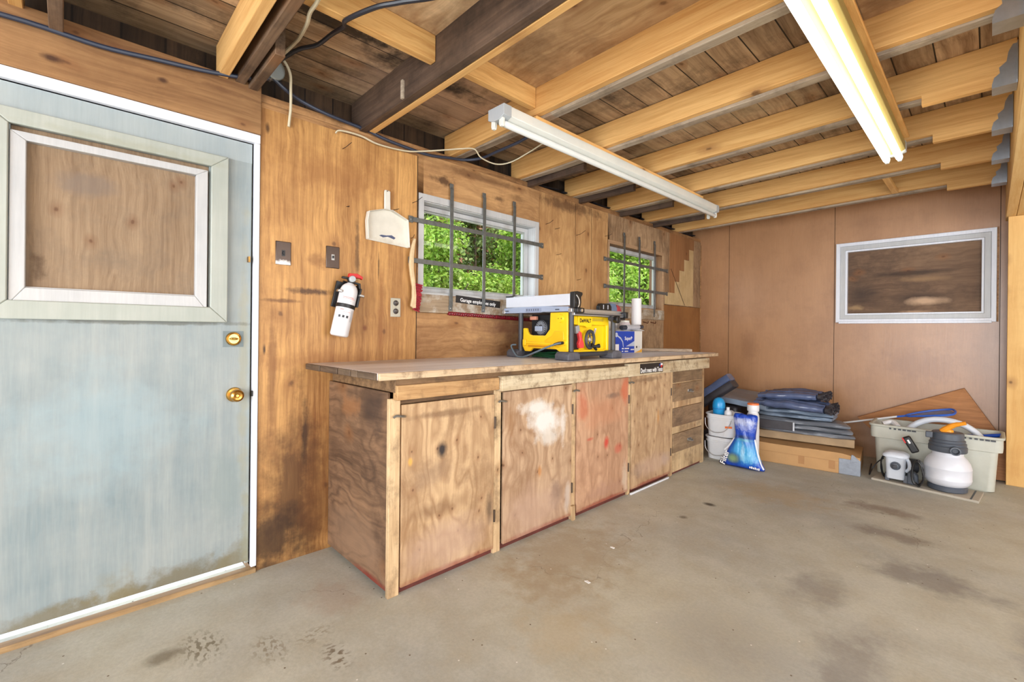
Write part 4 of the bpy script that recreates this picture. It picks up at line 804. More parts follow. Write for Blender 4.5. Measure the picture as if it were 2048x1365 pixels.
# left yellow shell
side = [(.487, 1.282), (.628, 1.282), (.632, 1.037), (.61, 1.032), (.574, 1.030), (.537, 1.049), (.334, 1.050), (.311, 1.028), (.262, 1.028), (.240, 1.063), (.246, 1.102), (.246, 1.183), (.279, 1.183), (.286, 1.160), (.300, 1.143), (.327, 1.135), (.445, 1.135), (.483, 1.176)]
sh = MB().prism(side, 'y', 2.212, 2.232).build('side_shell', m_yel, S, bevel=.005)
MB().prism([(.50, 1.13), (.53, 1.165), (.60, 1.165), (.605, 1.11), (.59, 1.07), (.555, 1.06), (.47, 1.085), (.44, 1.10), (.47, 1.118)], 'y', 2.207, 2.213).build('shell_rib', plain('tool_yellow_shade', rgb(240, 184, 22), .45), S, bevel=.003)
MB().cyl((.575, 2.212, 1.243), (.575, 2.202, 1.243), .027, .023, 20).build('boss', m_yel, S)
MB().prism([(.270, 1.080), (.50, 1.075), (.50, 1.088), (.270, 1.096)], 'y', 2.198, 2.213).build('cord_wrap', m_yel, S, bevel=.003)
MB().box(.256, .284, 2.196, 2.213, 1.066, 1.108).build('cord_wrap_end', m_yel, S, bevel=.005)
MB().box(.30, .49, 2.206, 2.2125, 1.058, 1.070).build('shell_slot', plain('tool_yellow_deep', rgb(206, 140, 14), .5), S)
MB().cyl((.607, 2.213, 1.092), (.607, 2.200, 1.092), .020, .016, 18).build('cord_boss', m_yel, S)
for x, z in ((.564, 1.243), (.588, 1.243)): MB().cyl((x, 2.2035, z), (x, 2.2005, z), .003, n=8).build('screw_hole', m_blk, S)
MB().box(.24, .575, 2.30, 2.66, 1.045, 1.275).build('inner_housing', plain('black_inner', rgb(24, 24, 28), .6), S, bevel=.006)
mo = MB().lathe([(.040, 0), (.052, .008), (.052, .07), (.04, .08)], (.375, 2.246, 1.185), (0, 1, 0), 28).build('motor', m_dgrey, S)
for k in range(20):
    a = 2*math.pi*k/20
    MB().box(-.0022, .0022, -.001, .001, .022, .044).xf(Matrix.Translation((.375, 2.2455, 1.185)) @ Matrix.Rotation(a, 4, 'Y')).build('vent_rib', plain('vent_grey', rgb(150, 156, 166), .4) if k == 0 else bpy.data.materials['vent_grey'], mo)
MB().box(.33, .395, 2.236, 2.246, 1.162, 1.196).build('motor_label', m_wing, mo, bevel=.003)
MB().box(.272, .33, 2.25, 2.27, 1.238, 1.262).build('push_block', plain('salmon_block', rgb(206, 140, 116), .6), S, bevel=.002)
# front yellow panel, a recessed tray
FX = .612
MB().box(FX-.022, FX-.018, 2.262, 2.672, 1.022, 1.262).build('front_panel', m_yeld, S)
ring_ = holes(MB(), 2.262, 2.672, 1.022, 1.262, FX-.018, FX+.006, [(2.290, 2.648, 1.045, 1.205)])
ring_.build('front_rim', m_yeld, S, bevel=.004)
bd = MB().prism([(2.325, 1.262), (2.472, 1.262), (2.472, 1.196), (2.46, 1.188), (2.415, 1.188), (2.40, 1.198), (2.325, 1.202)], 'x', FX+.006, FX+.011).build('badge_plate', m_yeld, S, bevel=.003)
text('badge_lettering', 'DeWALT', .034, m_blk, bd, (FX+.0115, 2.343, 1.222), ex=.0003, bold=.0012, sx=.86)
MB().box(FX+.006, FX+.009, 2.482, 2.60, 1.232, 1.252).build('warning_label', plain('label_olive', rgb(200, 170, 40), .5), S)
MB().box(FX-.018, FX-.002, 2.292, 2.352, 1.048, 1.180).build('switch_recess', m_blk, S, bevel=.003)
MB().box(FX-.012, FX+.016, 2.300, 2.338, 1.152, 1.200, rot=Matrix.Rotation(R(12), 3, 'X')).build('switch_cover', plain('label_silver', rgb(150, 152, 158), .4), S, bevel=.003)
pd = MB().prism([(2.322, 1.165), (2.352, 1.160), (2.360, 1.120), (2.378, 1.090), (2.378, 1.058), (2.335, 1.056), (2.326, 1.085), (2.338, 1.112)], 'x', FX-.004, FX+.020).build('stop_paddle', plain('stop_red', rgb(236, 70, 72), .4), S, bevel=.004)
wh = MB()
pts = [(FX+.016, 2.445+.043*math.cos(a), 1.112+.056*math.sin(a)) for a in [2*math.pi*i/28 for i in range(29)]]
wh.tube(pts, .010, 8, caps=False); wo = wh.build('bevel_wheel', m_dgrey, S)
MB().box(FX+.010, FX+.018, 2.439, 2.451, 1.06, 1.165).build('spoke', m_dgrey, wo, bevel=.002)
MB().lathe([(.018, 0), (.018, .012), (.010, .020), (0, .020)], (FX+.006, 2.445, 1.112), (1, 0, 0), 18).build('hub', m_silv, wo)
MB().tube([(FX+.02, 2.455, 1.075), (FX+.028, 2.475, 1.066), (FX+.05, 2.505, 1.072)], .010, 10, smooth=3, rs=[.009, .010, .014]).build('crank_handle', m_blk, wo)
MB().tube([(FX+.018, 2.46, 1.085), (FX+.022, 2.49, 1.055), (FX+.02, 2.508, 1.046)], .009, 8, smooth=3).build('lock_lever', m_blk, wo)
ar = MB()
for k in range(5): ar.tube([(FX-.012, 2.49+.004*k, 1.135), (FX-.012, 2.515+.005*k, 1.150), (FX-.012, 2.535+.004*k, 1.185)], .0022, 6, smooth=3)
ar.build('bevel_scale', m_silv, S)
# table and wings
MB().box(.075, .648, 2.236, 2.786, 1.284, 1.306).build('table_plate', m_alu, S, bevel=.002)
gv = MB()
for y in (2.43, 2.62): gv.box(.08, .64, y, y+.012, 1.3055, 1.3066)
gv.build('mitre_slot', m_dgrey, S)
MB().prism([(.072, 1.318), (.20, 1.322), (.46, 1.322), (.646, 1.316), (.646, 1.286), (.44, 1.286), (.42, 1.283), (.10, 1.283), (.072, 1.290)], 'y', 2.196, 2.236).build('extension_wing', m_wing, S, bevel=.003)
rb = MB().box(.285, .425, 2.1935, 2.1965, 1.288, 1.313).build('wing_panel', plain('wing_blue_grey', rgb(140, 150, 176), .4), S, bevel=.001)
for k in range(6): MB().box(.297+.02*k, .3015+.02*k, 2.1925, 2.1938, 1.295, 1.308).build('wing_rib', m_dgrey, rb)
for x in (.105, .56): MB().box(x-.016, x+.016, 2.1925, 2.1965, 1.296, 1.302).build('wing_grip', m_dgrey, S, bevel=.001)
for x in (.065, .655):
    MB().box(x-.006, x+.022, 2.19, 2.215, 1.280, 1.306).build('rail_end', m_silv, S, bevel=.003)
MB().box(.650, .672, 2.225, 2.79, 1.262, 1.284).build('front_rail', m_alu, S, bevel=.003)
MB().box(.672, .676, 2.23, 2.79, 1.269, 1.277).build('rail_scale', m_dgrey, S)
MB().box(.655, .69, 2.765, 2.80, 1.258, 1.30).build('rail_cap', m_blk, S, bevel=.004)
MB().box(.658, .676, 2.74, 2.786, 1.245, 1.26).build('rail_clip', m_blk, S, bevel=.003)
MB().lathe([(.012, 0), (.022, .008), (.025, .02), (.025, .040), (.018, .044), (.010, .040), (0, .040)], (.672, 2.645, 1.246), (1, 0, 0), 20).build('rail_knob', m_blk, S)
MB().lathe([(.014, 0), (.018, .01), (.016, .024), (0, .026)], (.668, 2.60, 1.250), (1, 0, 0), 16).build('rail_bracket', m_dgrey, S)
# fence
MB().prism([(2.198, 1.322), (2.236, 1.322), (2.236, 1.394), (2.231, 1.3955), (2.198, 1.3935)], 'x', .09, .655).build('rip_fence', m_fence, S, bevel=.003)
MB().box(.14, .36, 2.20, 2.214, 1.3945, 1.398).build('fence_label', m_silv, S)
MB().box(.088, .16, 2.196, 2.24, 1.394, 1.404).build('fence_clip', m_blk, S, bevel=.003)
MB().prism([(2.20, 1.306), (2.262, 1.306), (2.272, 1.34), (2.270, 1.375), (2.285, 1.39), (2.282, 1.404), (2.235, 1.409), (2.20, 1.404)], 'x', .655, .690).build('fence_head', m_blk, S, bevel=.004)
MB().tube([(.692, 2.215, 1.385), (.700, 2.232, 1.36), (.700, 2.236, 1.33), (.697, 2.226, 1.31)], .004, 8, smooth=4).build('fence_lever', m_silv, S)
MB().box(.675, .705, 2.215, 2.285, 1.276, 1.308).build('fence_lock', m_blk, S, bevel=.006)
MB().cyl((.70, 2.25, 1.292), (.712, 2.25, 1.292), .010, n=14).build('fence_lock_button', m_silv, S)
# mitre gauge
mg = MB().prism([(2.70, 1.312), (2.85, 1.312), (2.85, 1.345), (2.83, 1.365), (2.72, 1.365), (2.70, 1.345)], 'x', .49, .52).build('mitre_gauge', m_blk, S, bevel=.003)
for y in (2.745, 2.80): MB().box(.5205, .5225, y-.004, y+.004, 1.325, 1.355).build('gauge_slot', m_fence, mg)
MB().box(.47, .53, 2.72, 2.86, 1.3065, 1.313).build('gauge_base', m_silv, mg, bevel=.002)
MB().tube([(.52, 2.31, 1.311), (.52, 2.34, 1.316), (.52, 2.40, 1.312)], .006, 8, smooth=3).build('riving_knife', m_blk, S)
# power cord of the saw
MB().tube([(.607, 2.20, 1.092), (.59, 2.16, 1.086), (.53, 2.14, 1.064), (.44, 2.13, 1.03), (.34, 2.14, .999), (.28, 2.15, .992), (.235, 2.16, 1.0), (.20, 2.165, 1.03), (.178, 2.17, 1.055), (.18, 2.175, 1.068), (.212, 2.18, 1.07)], .0055, 8, smooth=5).build('power_cord', plain('grey_cord', rgb(100, 116, 128), .4), S)
MB().tube([(.607, 2.20, 1.092), (.585, 2.162, 1.086), (.56, 2.15, 1.074)], .009, 8, smooth=3, rs=[.010, .008, .006]).build('cord_boot', m_blk, S)
# green extension cord coil under the saw
gc = MB()
for k in range(4):
    pts = []
    for i in range(33):
        a = 2*math.pi*i/32; pts.append((.33+(.14-.012*k)*math.cos(a), 2.43+(.15-.012*k)*math.sin(a), BT+.008+.0125*(k % 2)+.004*math.sin(3*a+k)+(.012 if k > 1 else 0)))
    gc.tube(pts, .0075, 7, caps=False)
tag(gc.build('extension_cord', plain('green_cord', rgb(24, 74, 44), .4, 0, .1)), 'coiled dark green extension cord lying under the table saw', 'cord')

# ---------------------------------------------------------------- goods on the bench
t = thing('cardboard_box', (.29, 3.29, BT), 'blue and white carton behind the right side of the table saw', 'box')
B(.24, .38, 3.062, 3.516, BT+.001, 1.172).build('carton', plain('white_card', rgb(224, 222, 216), .55, 0, .03), t, bevel=.002)
fx = .3803
B(fx, fx+.0006, 3.082, 3.392, .990, 1.170).build('blue_print', plain('carton_blue', rgb(14, 66, 182), .4, 0, .04), t)
text('lettering', 'SuperP', .040, m_wh, t, (fx+.0012, 3.245, 1.098), ex=.0003, sx=.98, bold=.001)
MB().lathe([(.019, 0), (.019, .0006), (0, .0006)], (fx+.0006, 3.126, 1.140), (1, 0, 0), 20).build('printed_plate', plain('print_silver', rgb(190, 200, 220), .4), t)
MB().prism([(3.14, 1.138), (3.19, 1.118), (3.222, 1.085), (3.23, 1.04), (3.222, 1.04), (3.212, 1.08), (3.184, 1.105), (3.14, 1.128)], 'x', fx+.0006, fx+.001).build('printed_swoosh', bpy.data.materials['print_silver'], t, smooth=False)
MB().prism([(3.265, 1.045), (3.392, 1.088), (3.392, 1.045)], 'x', fx+.0006, fx+.001).build('printed_swoosh', bpy.data.materials['print_silver'], t, smooth=False)
B(fx+.0006, fx+.001, 3.088, 3.162, .992, 1.064).build('bar_code', m_wh, t)
for k, (a, b, z) in enumerate(((3.205, 3.232, 1.022), (3.245, 3.31, 1.022), (3.205, 3.225, 1.0), (3.245, 3.298, .999), (3.335, 3.388, 1.012))):
    B(fx+.0006, fx+.001, a, b, z, z+.010).build('printed_word', m_wh, t)
MB().prism([(3.40, .990), (3.512, .990), (3.512, 1.022), (3.47, 1.006)], 'x', fx, fx+.0006).build('yellow_corner', plain('carton_amber', rgb(236, 176, 60), .5), t, smooth=False)
MB().lathe([(.010, 0), (.010, .0006), (0, .0006)], (fx, 3.428, 1.037), (1, 0, 0), 16).build('printed_mark', m_blk, t)
MB().lathe([(.008, 0), (.008, .0006), (0, .0006)], (fx, 3.468, 1.037), (1, 0, 0), 16).build('printed_mark', m_lblg, t)
t.location = (.25, 3.354, BT); t.scale = (1, 1.0195, 1)
def roll_paper():
    t = thing('paper_towel_roll', (.29, 3.57, 1.173), 'white paper towel roll standing upright on the carton by the far window', 'paper towel')
    MB().lathe([(.014, .001), (.041, 0), (.042, .004), (.042, .278), (.040, .282), (.018, .281), (.018, .20)], (.29, 3.57, 1.174), n=36).build('paper', plain('white_paper', rgb(238, 238, 240), .8, 0, .02, bump=.2), t)
    MB().prism([(3.605, 1.23), (3.628, 1.225), (3.620, 1.36), (3.609, 1.44)], 'x', .30, .302).build('loose_sheet', bpy.data.materials['white_paper'], t, smooth=False)
    MB().lathe([(.016, .002), (.018, .002), (.018, .28), (.016, .28)], (.29, 3.57, 1.174), n=20).build('core', plain('core_card', rgb(170, 140, 104), .8), t)
roll_paper()
t = thing('bag_roll', (.35, 3.35, 1.18), 'dark glossy roll of plastic lying on the carton in front of the paper towels', 'roll')
MB().lathe([(.0, 0), (.018, .002), (.020, .01), (.0195, .31), (.018, .322), (.010, .322), (.008, .30), (0, .30)], (.352, 3.235, 1.199), (.0, 1, .03), 24).build('roll', plain('dark_film', rgb(54, 60, 74), .25, 0, .2, 20), t)
MB().lathe([(.0199, 0), (.0203, 0), (.0203, .20), (.0199, .20)], (.352, 3.30, 1.201), (.0, 1, .03), 24).build('wrapper', plain('silver_wrapper', rgb(196, 200, 210), .25, .2, .1), t)
t = thing('white_carton', (.19, 3.30, BT), 'plain tall white carton behind the blue and white one', 'box')
B(.10, .19, 3.30, 3.478, BT+.001, 1.285).build('carton', bpy.data.materials['white_card'], t, bevel=.002)
for z in (1.20, 1.12): B(.190, .1906, 3.38, 3.44, z, z+.022).build('label', m_lblg, t)
t = thing('battery_pack', (.15, 3.34, 1.286), 'small grey, blue and red pack on top of the tall white carton', 'pack')
MB().prism([(3.32, 1.287), (3.44, 1.287), (3.44, 1.37), (3.42, 1.405), (3.34, 1.41), (3.315, 1.37)], 'x', .11, .18).build('grey_half', plain('slate_blue', rgb(110, 130, 160), .4, 0, .15), t, bevel=.006)
MB().prism([(3.441, 1.287), (3.51, 1.287), (3.517, 1.34), (3.48, 1.39), (3.441, 1.40)], 'x', .11, .18).build('red_half', plain('dull_red', rgb(172, 58, 66), .45, 0, .15), t, bevel=.006)
B(.181, .183, 3.45, 3.49, 1.295, 1.312).build('label', m_wh, t)
t = thing('plastic_jar', (.27, 3.36, 1.173), 'translucent pinkish white jar between the cartons and the paper towels', 'jar')
MB().lathe([(0, 0), (.042, .0), (.044, .006), (.044, .06), (.036, .072), (.034, .074)], (.25, 3.455, 1.1735), n=24).build('body', plain('milky_plastic', rgb(220, 208, 214), .35), t)
MB().lathe([(.036, .074), (.036, .088), (0, .088)], (.25, 3.455, 1.1735), n=24).build('lid', m_enamel, t)
cr = MB(); rn = random.Random(5); n = 16; vs = []
for i in range(n+1):
    for j in range(4): vs.append((.335+.018*j, 3.20+.0255*i, 1.1745+rn.uniform(0, .008)-.0*j))
cr.add([(v[0]-.04, v[1], v[2]) for v in vs]+[(v[0]-.04, v[1], v[2]+.0015) for v in vs], [f for i in range(n) for j in range(3) for f in ((i*4+j, i*4+j+1, i*4+j+5, i*4+j+4), tuple(q+len(vs) for q in (i*4+j, i*4+j+4, i*4+j+5, i*4+j+1)))])
tag(cr.build('paper_sheet', m_wh, smooth=False), 'crumpled white sheet under the dark roll on top of the carton', 'paper')
tag(MB().box(-.26, .26, -.05, .05, 0, .026).xf(Matrix.Translation((.29, 4.03, BT+.0015)) @ Matrix.Rotation(R(32), 4, 'Z')).build('wood_offcut', wood('pale_plank', rgb(206, 186, 164), rgb(150, 126, 104), 'x', 'xy', 30, knots=.2), bevel=.003), 'pale plank lying across the far end of the bench top', 'plank')
# ---------------------------------------------------------------- back corner
def sheet(P, nu, nv, th=.006):
    # closed slab following the surface P(u, v) -> Vector, thickness th downwards
    mb = MB(); top = [P(i/nu, j/nv) for i in range(nu+1) for j in range(nv+1)]
    n = len(top); vs = top+[Vector(p)-Vector((0, 0, th)) for p in top]; W = nv+1; fs = []
    for i in range(nu):
        for j in range(nv):
            a = i*W+j; fs += [(a, a+1, a+W+1, a+W), (n+a, n+a+W, n+a+W+1, n+a+1)]
    for i in range(nu): fs += [(i*W, (i+1)*W, n+(i+1)*W, n+i*W), (i*W+nv, n+i*W+nv, n+(i+1)*W+nv, (i+1)*W+nv)]
    for j in range(nv): fs += [(j, n+j, n+j+1, j+1), (nu*W+j, nu*W+j+1, n+nu*W+j+1, n+nu*W+j)]
    return mb.add(vs, fs)
nz = lambda p, s=1: mnoise.noise(Vector(p)*s)
m_bucket = plain('bucket_white', rgb(226, 226, 228), .35, 0, .03)
m_orange = plain('orange_plastic', rgb(236, 120, 56), .4)
m_cyan = plain('cyan_plastic', rgb(36, 148, 210), .3, 0, .05)
def bucket(name, label, z0, h, lid):
    t = thing(name, (.712, 4.42, z0), label, 'bucket', 'white pails beside the bench')
    sq = 4.2; c = (.712, 4.42, z0)
    prof = [(0, .001), (.112, .001), (.116, .006), (.126, h-.05), (.132, h-.048), (.134, h-.032), (.128, h-.03), (.130, h-.012), (.138, h-.010), (.139, h)]
    prof += [(.132, h+.001), (.126, h-.004)] + ([(.115, .02), (0, .02)] if not lid else [(0, h-.006)])
    r = MB().lathe(prof, c, n=56, sq=sq)
    r.build('pail', m_bucket, t)
    MB().tube([(c[0]-.118, c[1]-.136, z0+h-.045), (c[0]-.105, c[1]-.142, z0+h-.12), (c[0]-.04, c[1]-.144, z0+h-.165), (c[0]+.05, c[1]-.143, z0+h-.15), (c[0]+.10, c[1]-.14, z0+h-.09), (c[0]+.118, c[1]-.136, z0+h-.04)], .0028, 6, smooth=6).build('wire_handle', plain('pail_wire', rgb(206, 204, 206), .3, .6), t)
    return t
b1 = bucket('pail', 'lower of the two white square pails stacked beside the bench', 0, .208, True)
B(.80, .832, 4.288, 4.2895, .125, .137).build('orange_label', m_orange, b1)
b2 = bucket('pail', 'upper white square pail with an orange mark, holding a blue bottle', .2105, .208, False)
MB().box(.775, .836, 4.2815, 4.2835, .305, .322, rot=Matrix.Rotation(R(-6), 3, 'Y')).build('orange_label', m_orange, b2)
t = thing('blue_bottle', (.672, 4.40, .235), 'round topped bright blue bottle sticking out of the upper pail', 'bottle')
MB().lathe([(0, 0), (.05, 0), (.052, .01), (.052, .21), (.055, .225), (.056, .25), (.053, .28), (.045, .303), (.032, .318), (.015, .327), (0, .329)], (.672, 4.40, .2325), n=28).build('body', m_cyan, t)
MB().lathe([(.0535, .222), (.0575, .224), (.0575, .230), (.0535, .232)], (.672, 4.40, .2325), n=28).build('ring', plain('deep_blue', rgb(30, 110, 180), .4), t)
t = thing('white_bottle', (.765, 4.36, .235), 'small white bottle beside the blue one in the upper pail', 'bottle')
MB().lathe([(0, 0), (.032, 0), (.032, .20), (.026, .215), (.014, .225), (.014, .25), (0, .252)], (.765, 4.375, .2325), n=20).build('body', m_bucket, t)
t = thing('folded_bag', (.77, 4.48, .235), 'crumpled white plastic in the back of the upper pail', 'bag')
MB().ball((.755, 4.47, .36), .05, .04, .085, 12, 8).build('bag', plain('white_film', rgb(220, 224, 232), .3, bump=.5), t)

# blue bag of pool filter medium
def bagmat():
    s = MT('printed_bag', .3, spec=.6); co = s.obj()
    s2 = [((.0, 0, .40), (.14, .3, .035), rgb(206, 214, 236), .8, 40, .9), ((.03, 0, .36), (.1, .3, .04), rgb(200, 210, 240), .5, 60, 1.4), ((.01, 0, .33), (.12, .3, .1), rgb(18, 66, 176), .3, 20, .8),
          ((.02, 0, .275), (.09, .3, .022), rgb(36, 60, 96), .85, 20, .5), ((.02, 0, .25), (.09, .3, .018), rgb(96, 168, 176), .8, 20, .5),
          ((.04, 0, .14), (.15, .3, .12), rgb(58, 158, 214), 1, 8, .25), ((-.01, 0, .19), (.06, .3, .07), rgb(70, 168, 222), .9, 10, .3), ((.02, 0, .15), (.02, .3, .1), rgb(176, 214, 236), .6, 24, 1.2), ((.07, 0, .10), (.1, .3, .05), rgb(120, 196, 232), .5, 50, 1.4),
          ((-.055, 0, .082), (.078, .3, .062), rgb(14, 44, 100), 1, 6, .05), ((-.06, 0, .083), (.062, .3, .047), rgb(124, 152, 116), 1, 6, .05),
          ((-.185, 0, .05), (.075, .3, .12), rgb(22, 24, 34), .95, 10, .3), ((.0, 0, .012), (.25, .3, .012), rgb(16, 26, 60), .8, 20, .4)]
    base = rgb(20, 70, 182)
    c = s.stains(s.mix(0.0, base, base), s2)
    x = s.n('SeparateXYZ', {0: co}, out=0); z = s.n('SeparateXYZ', {0: co}, out=2)
    return s.fin(c, s.noise(s.vscale(co, (30, 10, 9)), 1, 4), .7, .012)
t = thing('filter_media_bag', (.955, 4.215, 0), 'bright blue and white printed plastic bag standing in front of the pails', 'bag')
rows = [(.0, -.208, .182, .030), (.012, -.205, .178, .055), (.05, -.18, .158, .07), (.10, -.142, .135, .072), (.15, -.118, .12, .068), (.20, -.092, .108, .06), (.25, -.064, .098, .055), (.29, -.058, .098, .052), (.34, -.068, .106, .05), (.40, -.075, .112, .045), (.44, -.08, .116, .040), (.455, -.078, .112, .036), (.462, -.06, .09, .032)]
bg_ = MB(); N = 40; vs = []
for z, a, b, d in rows:
    cx, hw = (a+b)/2, (b-a)/2
    for j in range(N):
        th = 2*math.pi*j/N; cs, sn = math.cos(th), math.sin(th)
        ex = math.copysign(abs(cs)**.8, cs); ey = math.copysign(abs(sn)**.75, sn)
        w_ = .007*math.sin(9*th+z*34)*(1 if .15 < z < .44 else .35)
        zz = z+(.010*math.sin(7*th) if z > .43 else 0)
        vs.append((.955+cx+ex*hw, 4.215+ey*(d+w_), max(zz, .0005)))
fs = [(i*N+j, i*N+(j+1) % N, (i+1)*N+(j+1) % N, (i+1)*N+j) for i in range(len(rows)-1) for j in range(N)]+[tuple(range(N-1, -1, -1)), tuple((len(rows)-1)*N+j for j in range(N))]
bg_.add(vs, fs); bo = bg_.build('bag', bagmat(), t, sub=1, angle=80)
MB().tube([(1.05, 4.205, .26), (1.066, 4.20, .20), (1.082, 4.198, .13), (1.104, 4.198, .06), (1.125, 4.20, .02)], .008, 8, smooth=3).build('side_seam', m_bucket, t)
MB().tube([(.893, 4.20, .25), (.868, 4.195, .21), (.838, 4.19, .165), (.81, 4.19, .135)], .009, 8, smooth=3).build('side_seam', m_bucket, t)
rt = Matrix.Rotation(R(-90), 3, 'Z') @ Matrix.Rotation(R(72), 3, 'X')
text('lettering', 'Filter', .062, m_wh, t, (.828, 4.142, .012), ex=.0006, rot=rt, bold=.001)
for k in range(6): MB().box(1.03+.014*k, 1.04+.014*k, 4.147, 4.150, .026-.001*k, .040-.001*k+.004*(k % 2)).build('printed_mark', m_wh, t)
t = thing('capped_bottle', (.985, 4.30, 0), 'white bottle with an orange rimmed cap standing behind the blue bag', 'bottle')
MB().lathe([(0, 0), (.046, 0), (.050, .01), (.050, .42), (.046, .45), (.040, .465), (.038, .47), (.038, .485)], (.985, 4.36, .001), n=28).build('body', m_bucket, t)
MB().lathe([(.046, .478), (.048, .482), (.048, .528), (.046, .532)], (.985, 4.36, .001), n=28).build('cap', m_bucket, t)
MB().lathe([(.046, .532), (.047, .535), (.045, .546), (0, .547)], (.985, 4.36, .001), n=28).build('cap_rim', m_orange, t)

# cardboard cartons
m_card = plain('brown_cardboard', rgb(184, 142, 94), .75, 0, .08, 6, stains=[((.55, -.25, .1), (.3, .2, .04), rgb(206, 166, 116), .4, 5), ((-.3, -.25, .05), (.1, .2, .03), rgb(120, 82, 50), .5, 12)])
m_cardd = plain('dusty_cardboard', rgb(166, 140, 108), .8, 0, .2, 7)
m_tape = plain('duct_tape', rgb(140, 146, 156), .35, .2, .12, 30, bump=.5)
m_ptape = plain('brown_tape', rgb(170, 124, 78), .3, 0, .05)
RZ = Matrix.Rotation(R(6.5), 4, 'Z')
def cart(name, label, cx, cy, z0, lx, ly, h, mat, rz=RZ, extra=None):
    t = thing(name, (cx, cy, z0), label, 'carton', 'flat cardboard cartons in the back corner')
    T = Matrix.Translation((cx, cy, z0)) @ rz
    P = lambda u, v: Vector((-lx/2+u*lx, -ly/2+v*ly, h+.006*nz((u*5, v*3, cx), 1.0)-(.02*max(0, u-.86)/.14 if extra else 0)))
    mb = MB(); nu, nv = 16, 6
    top = [P(i/nu, j/nv) for i in range(nu+1) for j in range(nv+1)]
    sd = sheet(lambda u, v: P(u, v), nu, nv, th=.0)
    s2 = MB(); n = len(top); W = nv+1; bot = [Vector((p.x, p.y, .001)) for p in top]; fs = []
    for i in range(nu):
        for j in range(nv):
            a = i*W+j; fs += [(a, a+W, a+W+1, a+1), (n+a, n+a+1, n+a+W+1, n+a+W)]
    for i in range(nu): fs += [(i*W, n+i*W, n+(i+1)*W, (i+1)*W), (i*W+nv, (i+1)*W+nv, n+(i+1)*W+nv, n+i*W+nv)]
    for j in range(nv): fs += [(j, j+1, n+j+1, n+j), (nu*W+j, n+nu*W+j, n+nu*W+j+1, nu*W+j+1)]
    s2.add(top+bot, fs).xf(T).build('carton', mat, t, bevel=.003)
    if extra: extra(t, T)
    return t
def ex1(t, T):
    MB().box(.33, .4735, -.2535, -.2495, .002, .13).box(.4695, .4745, -.2535, -.16, .002, .12).xf(T).build('duct_tape', m_tape, t, bevel=.002)
    MB().prism([(.405, .10), (.4735, .125), (.43, .168), (.415, .172)], 'y', -.2545, -.2495).xf(T).build('duct_tape', m_tape, t, bevel=.002)
    for x in (-.38, .04, .26): MB().box(x, x+.045, -.2512, -.2498, .03, .10).xf(T).build('packing_tape', m_ptape, t)
    MB().box(-.45, .47, -.2516, -.2500, .098, .1005).xf(T).build('flap_edge', m_ptape, t)
cart('cardboard_carton', 'long low cardboard carton in front of the back wall, one corner wrapped in grey tape', 1.206, 4.855, 0, .945, .50, .172, m_card, extra=ex1)
cart('cardboard_carton', 'flat worn cardboard carton lying on the long one, under the folded covers', 1.24, 4.97, .184, .74, .34, .070, m_cardd, rz=Matrix.Rotation(R(9), 4, 'Z'))

# folded pool covers and sheeting
m_tg = plain('grey_pvc', rgb(112, 116, 124), .35, 0, .15, 6, .6)
m_tb = plain('blue_black_pvc', rgb(84, 96, 128), .22, 0, .25, 8, .7)
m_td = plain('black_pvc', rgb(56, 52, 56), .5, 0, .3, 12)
m_tl = plain('slate_pvc', rgb(124, 138, 156), .3, 0, .15, 6, .6)
def folded(name, label, cx, cy, z0, lx, ly, h, layers, mat, rz, seed=0, tip=.0, droop=0):
    t = thing(name, (cx, cy, z0), label, 'cover', 'folded covers on the cartons')
    T = Matrix.Translation((cx, cy, z0)) @ Matrix.Rotation(R(rz), 4, 'Z')
    d = h/layers
    for k in range(layers):
        zc = d*(k+.5); off = .02*math.sin(k*2.1+seed); N = 20; nu = 26; vs = []
        for i in range(nu+1):
            u = i/nu; x = -lx/2+u*lx+off; taper = 1-.12*abs(2*u-1)**6
            for j in range(N):
                th = 2*math.pi*j/N; cs, sn = math.cos(th), math.sin(th)
                ey = math.copysign(abs(cs)**.35, cs); ez = math.copysign(abs(sn)**.7, sn)
                w_ = .014*nz((u*3+seed, j*.35, k*3.3), 1.0)+.006*math.sin(j*2.3+u*7+k)
                vs.append((x+tip*(ey*.5), ey*ly/2*taper*(1-.04*k)+w_, max(zc+ez*d*.52*(1-.4*abs(2*u-1)**8)+.010*nz((u*4, ey*2, k+seed), 1.0)*(1 if z0+zc > z0+d else .3)-droop*max(0, u-.75)**2, -.0)))
        fs = [(i*N+j, i*N+(j+1) % N, (i+1)*N+(j+1) % N, (i+1)*N+j) for i in range(nu) for j in range(N)]+[tuple(range(N-1, -1, -1)), tuple(nu*N+j for j in range(N))]
        MB().add(vs, fs).xf(T).build('fold', mat, t, angle=60)
    return t
c1 = folded('folded_cover', 'thick grey folded pool cover, lowest of the pile on the cartons', 1.21, 4.90, .262, .72, .40, .125, 3, m_tg, 6, 1, tip=-.1)
MB().box(-.34, -.02, -.215, -.211, .03, .105).xf(Matrix.Translation((1.21, 4.90, .262)) @ Matrix.Rotation(R(6), 4, 'Z')).build('dark_band', m_td, c1, bevel=.003)
MB().box(-.022, -.010, -.216, -.211, .03, .105).xf(Matrix.Translation((1.21, 4.90, .262)) @ Matrix.Rotation(R(6), 4, 'Z')).build('pale_edge', m_lblg, c1)
folded('folded_cover', 'slate grey folded sheet second from the bottom of the pile', 1.18, 4.92, .392, .62, .34, .075, 2, m_tl, 3, 4)
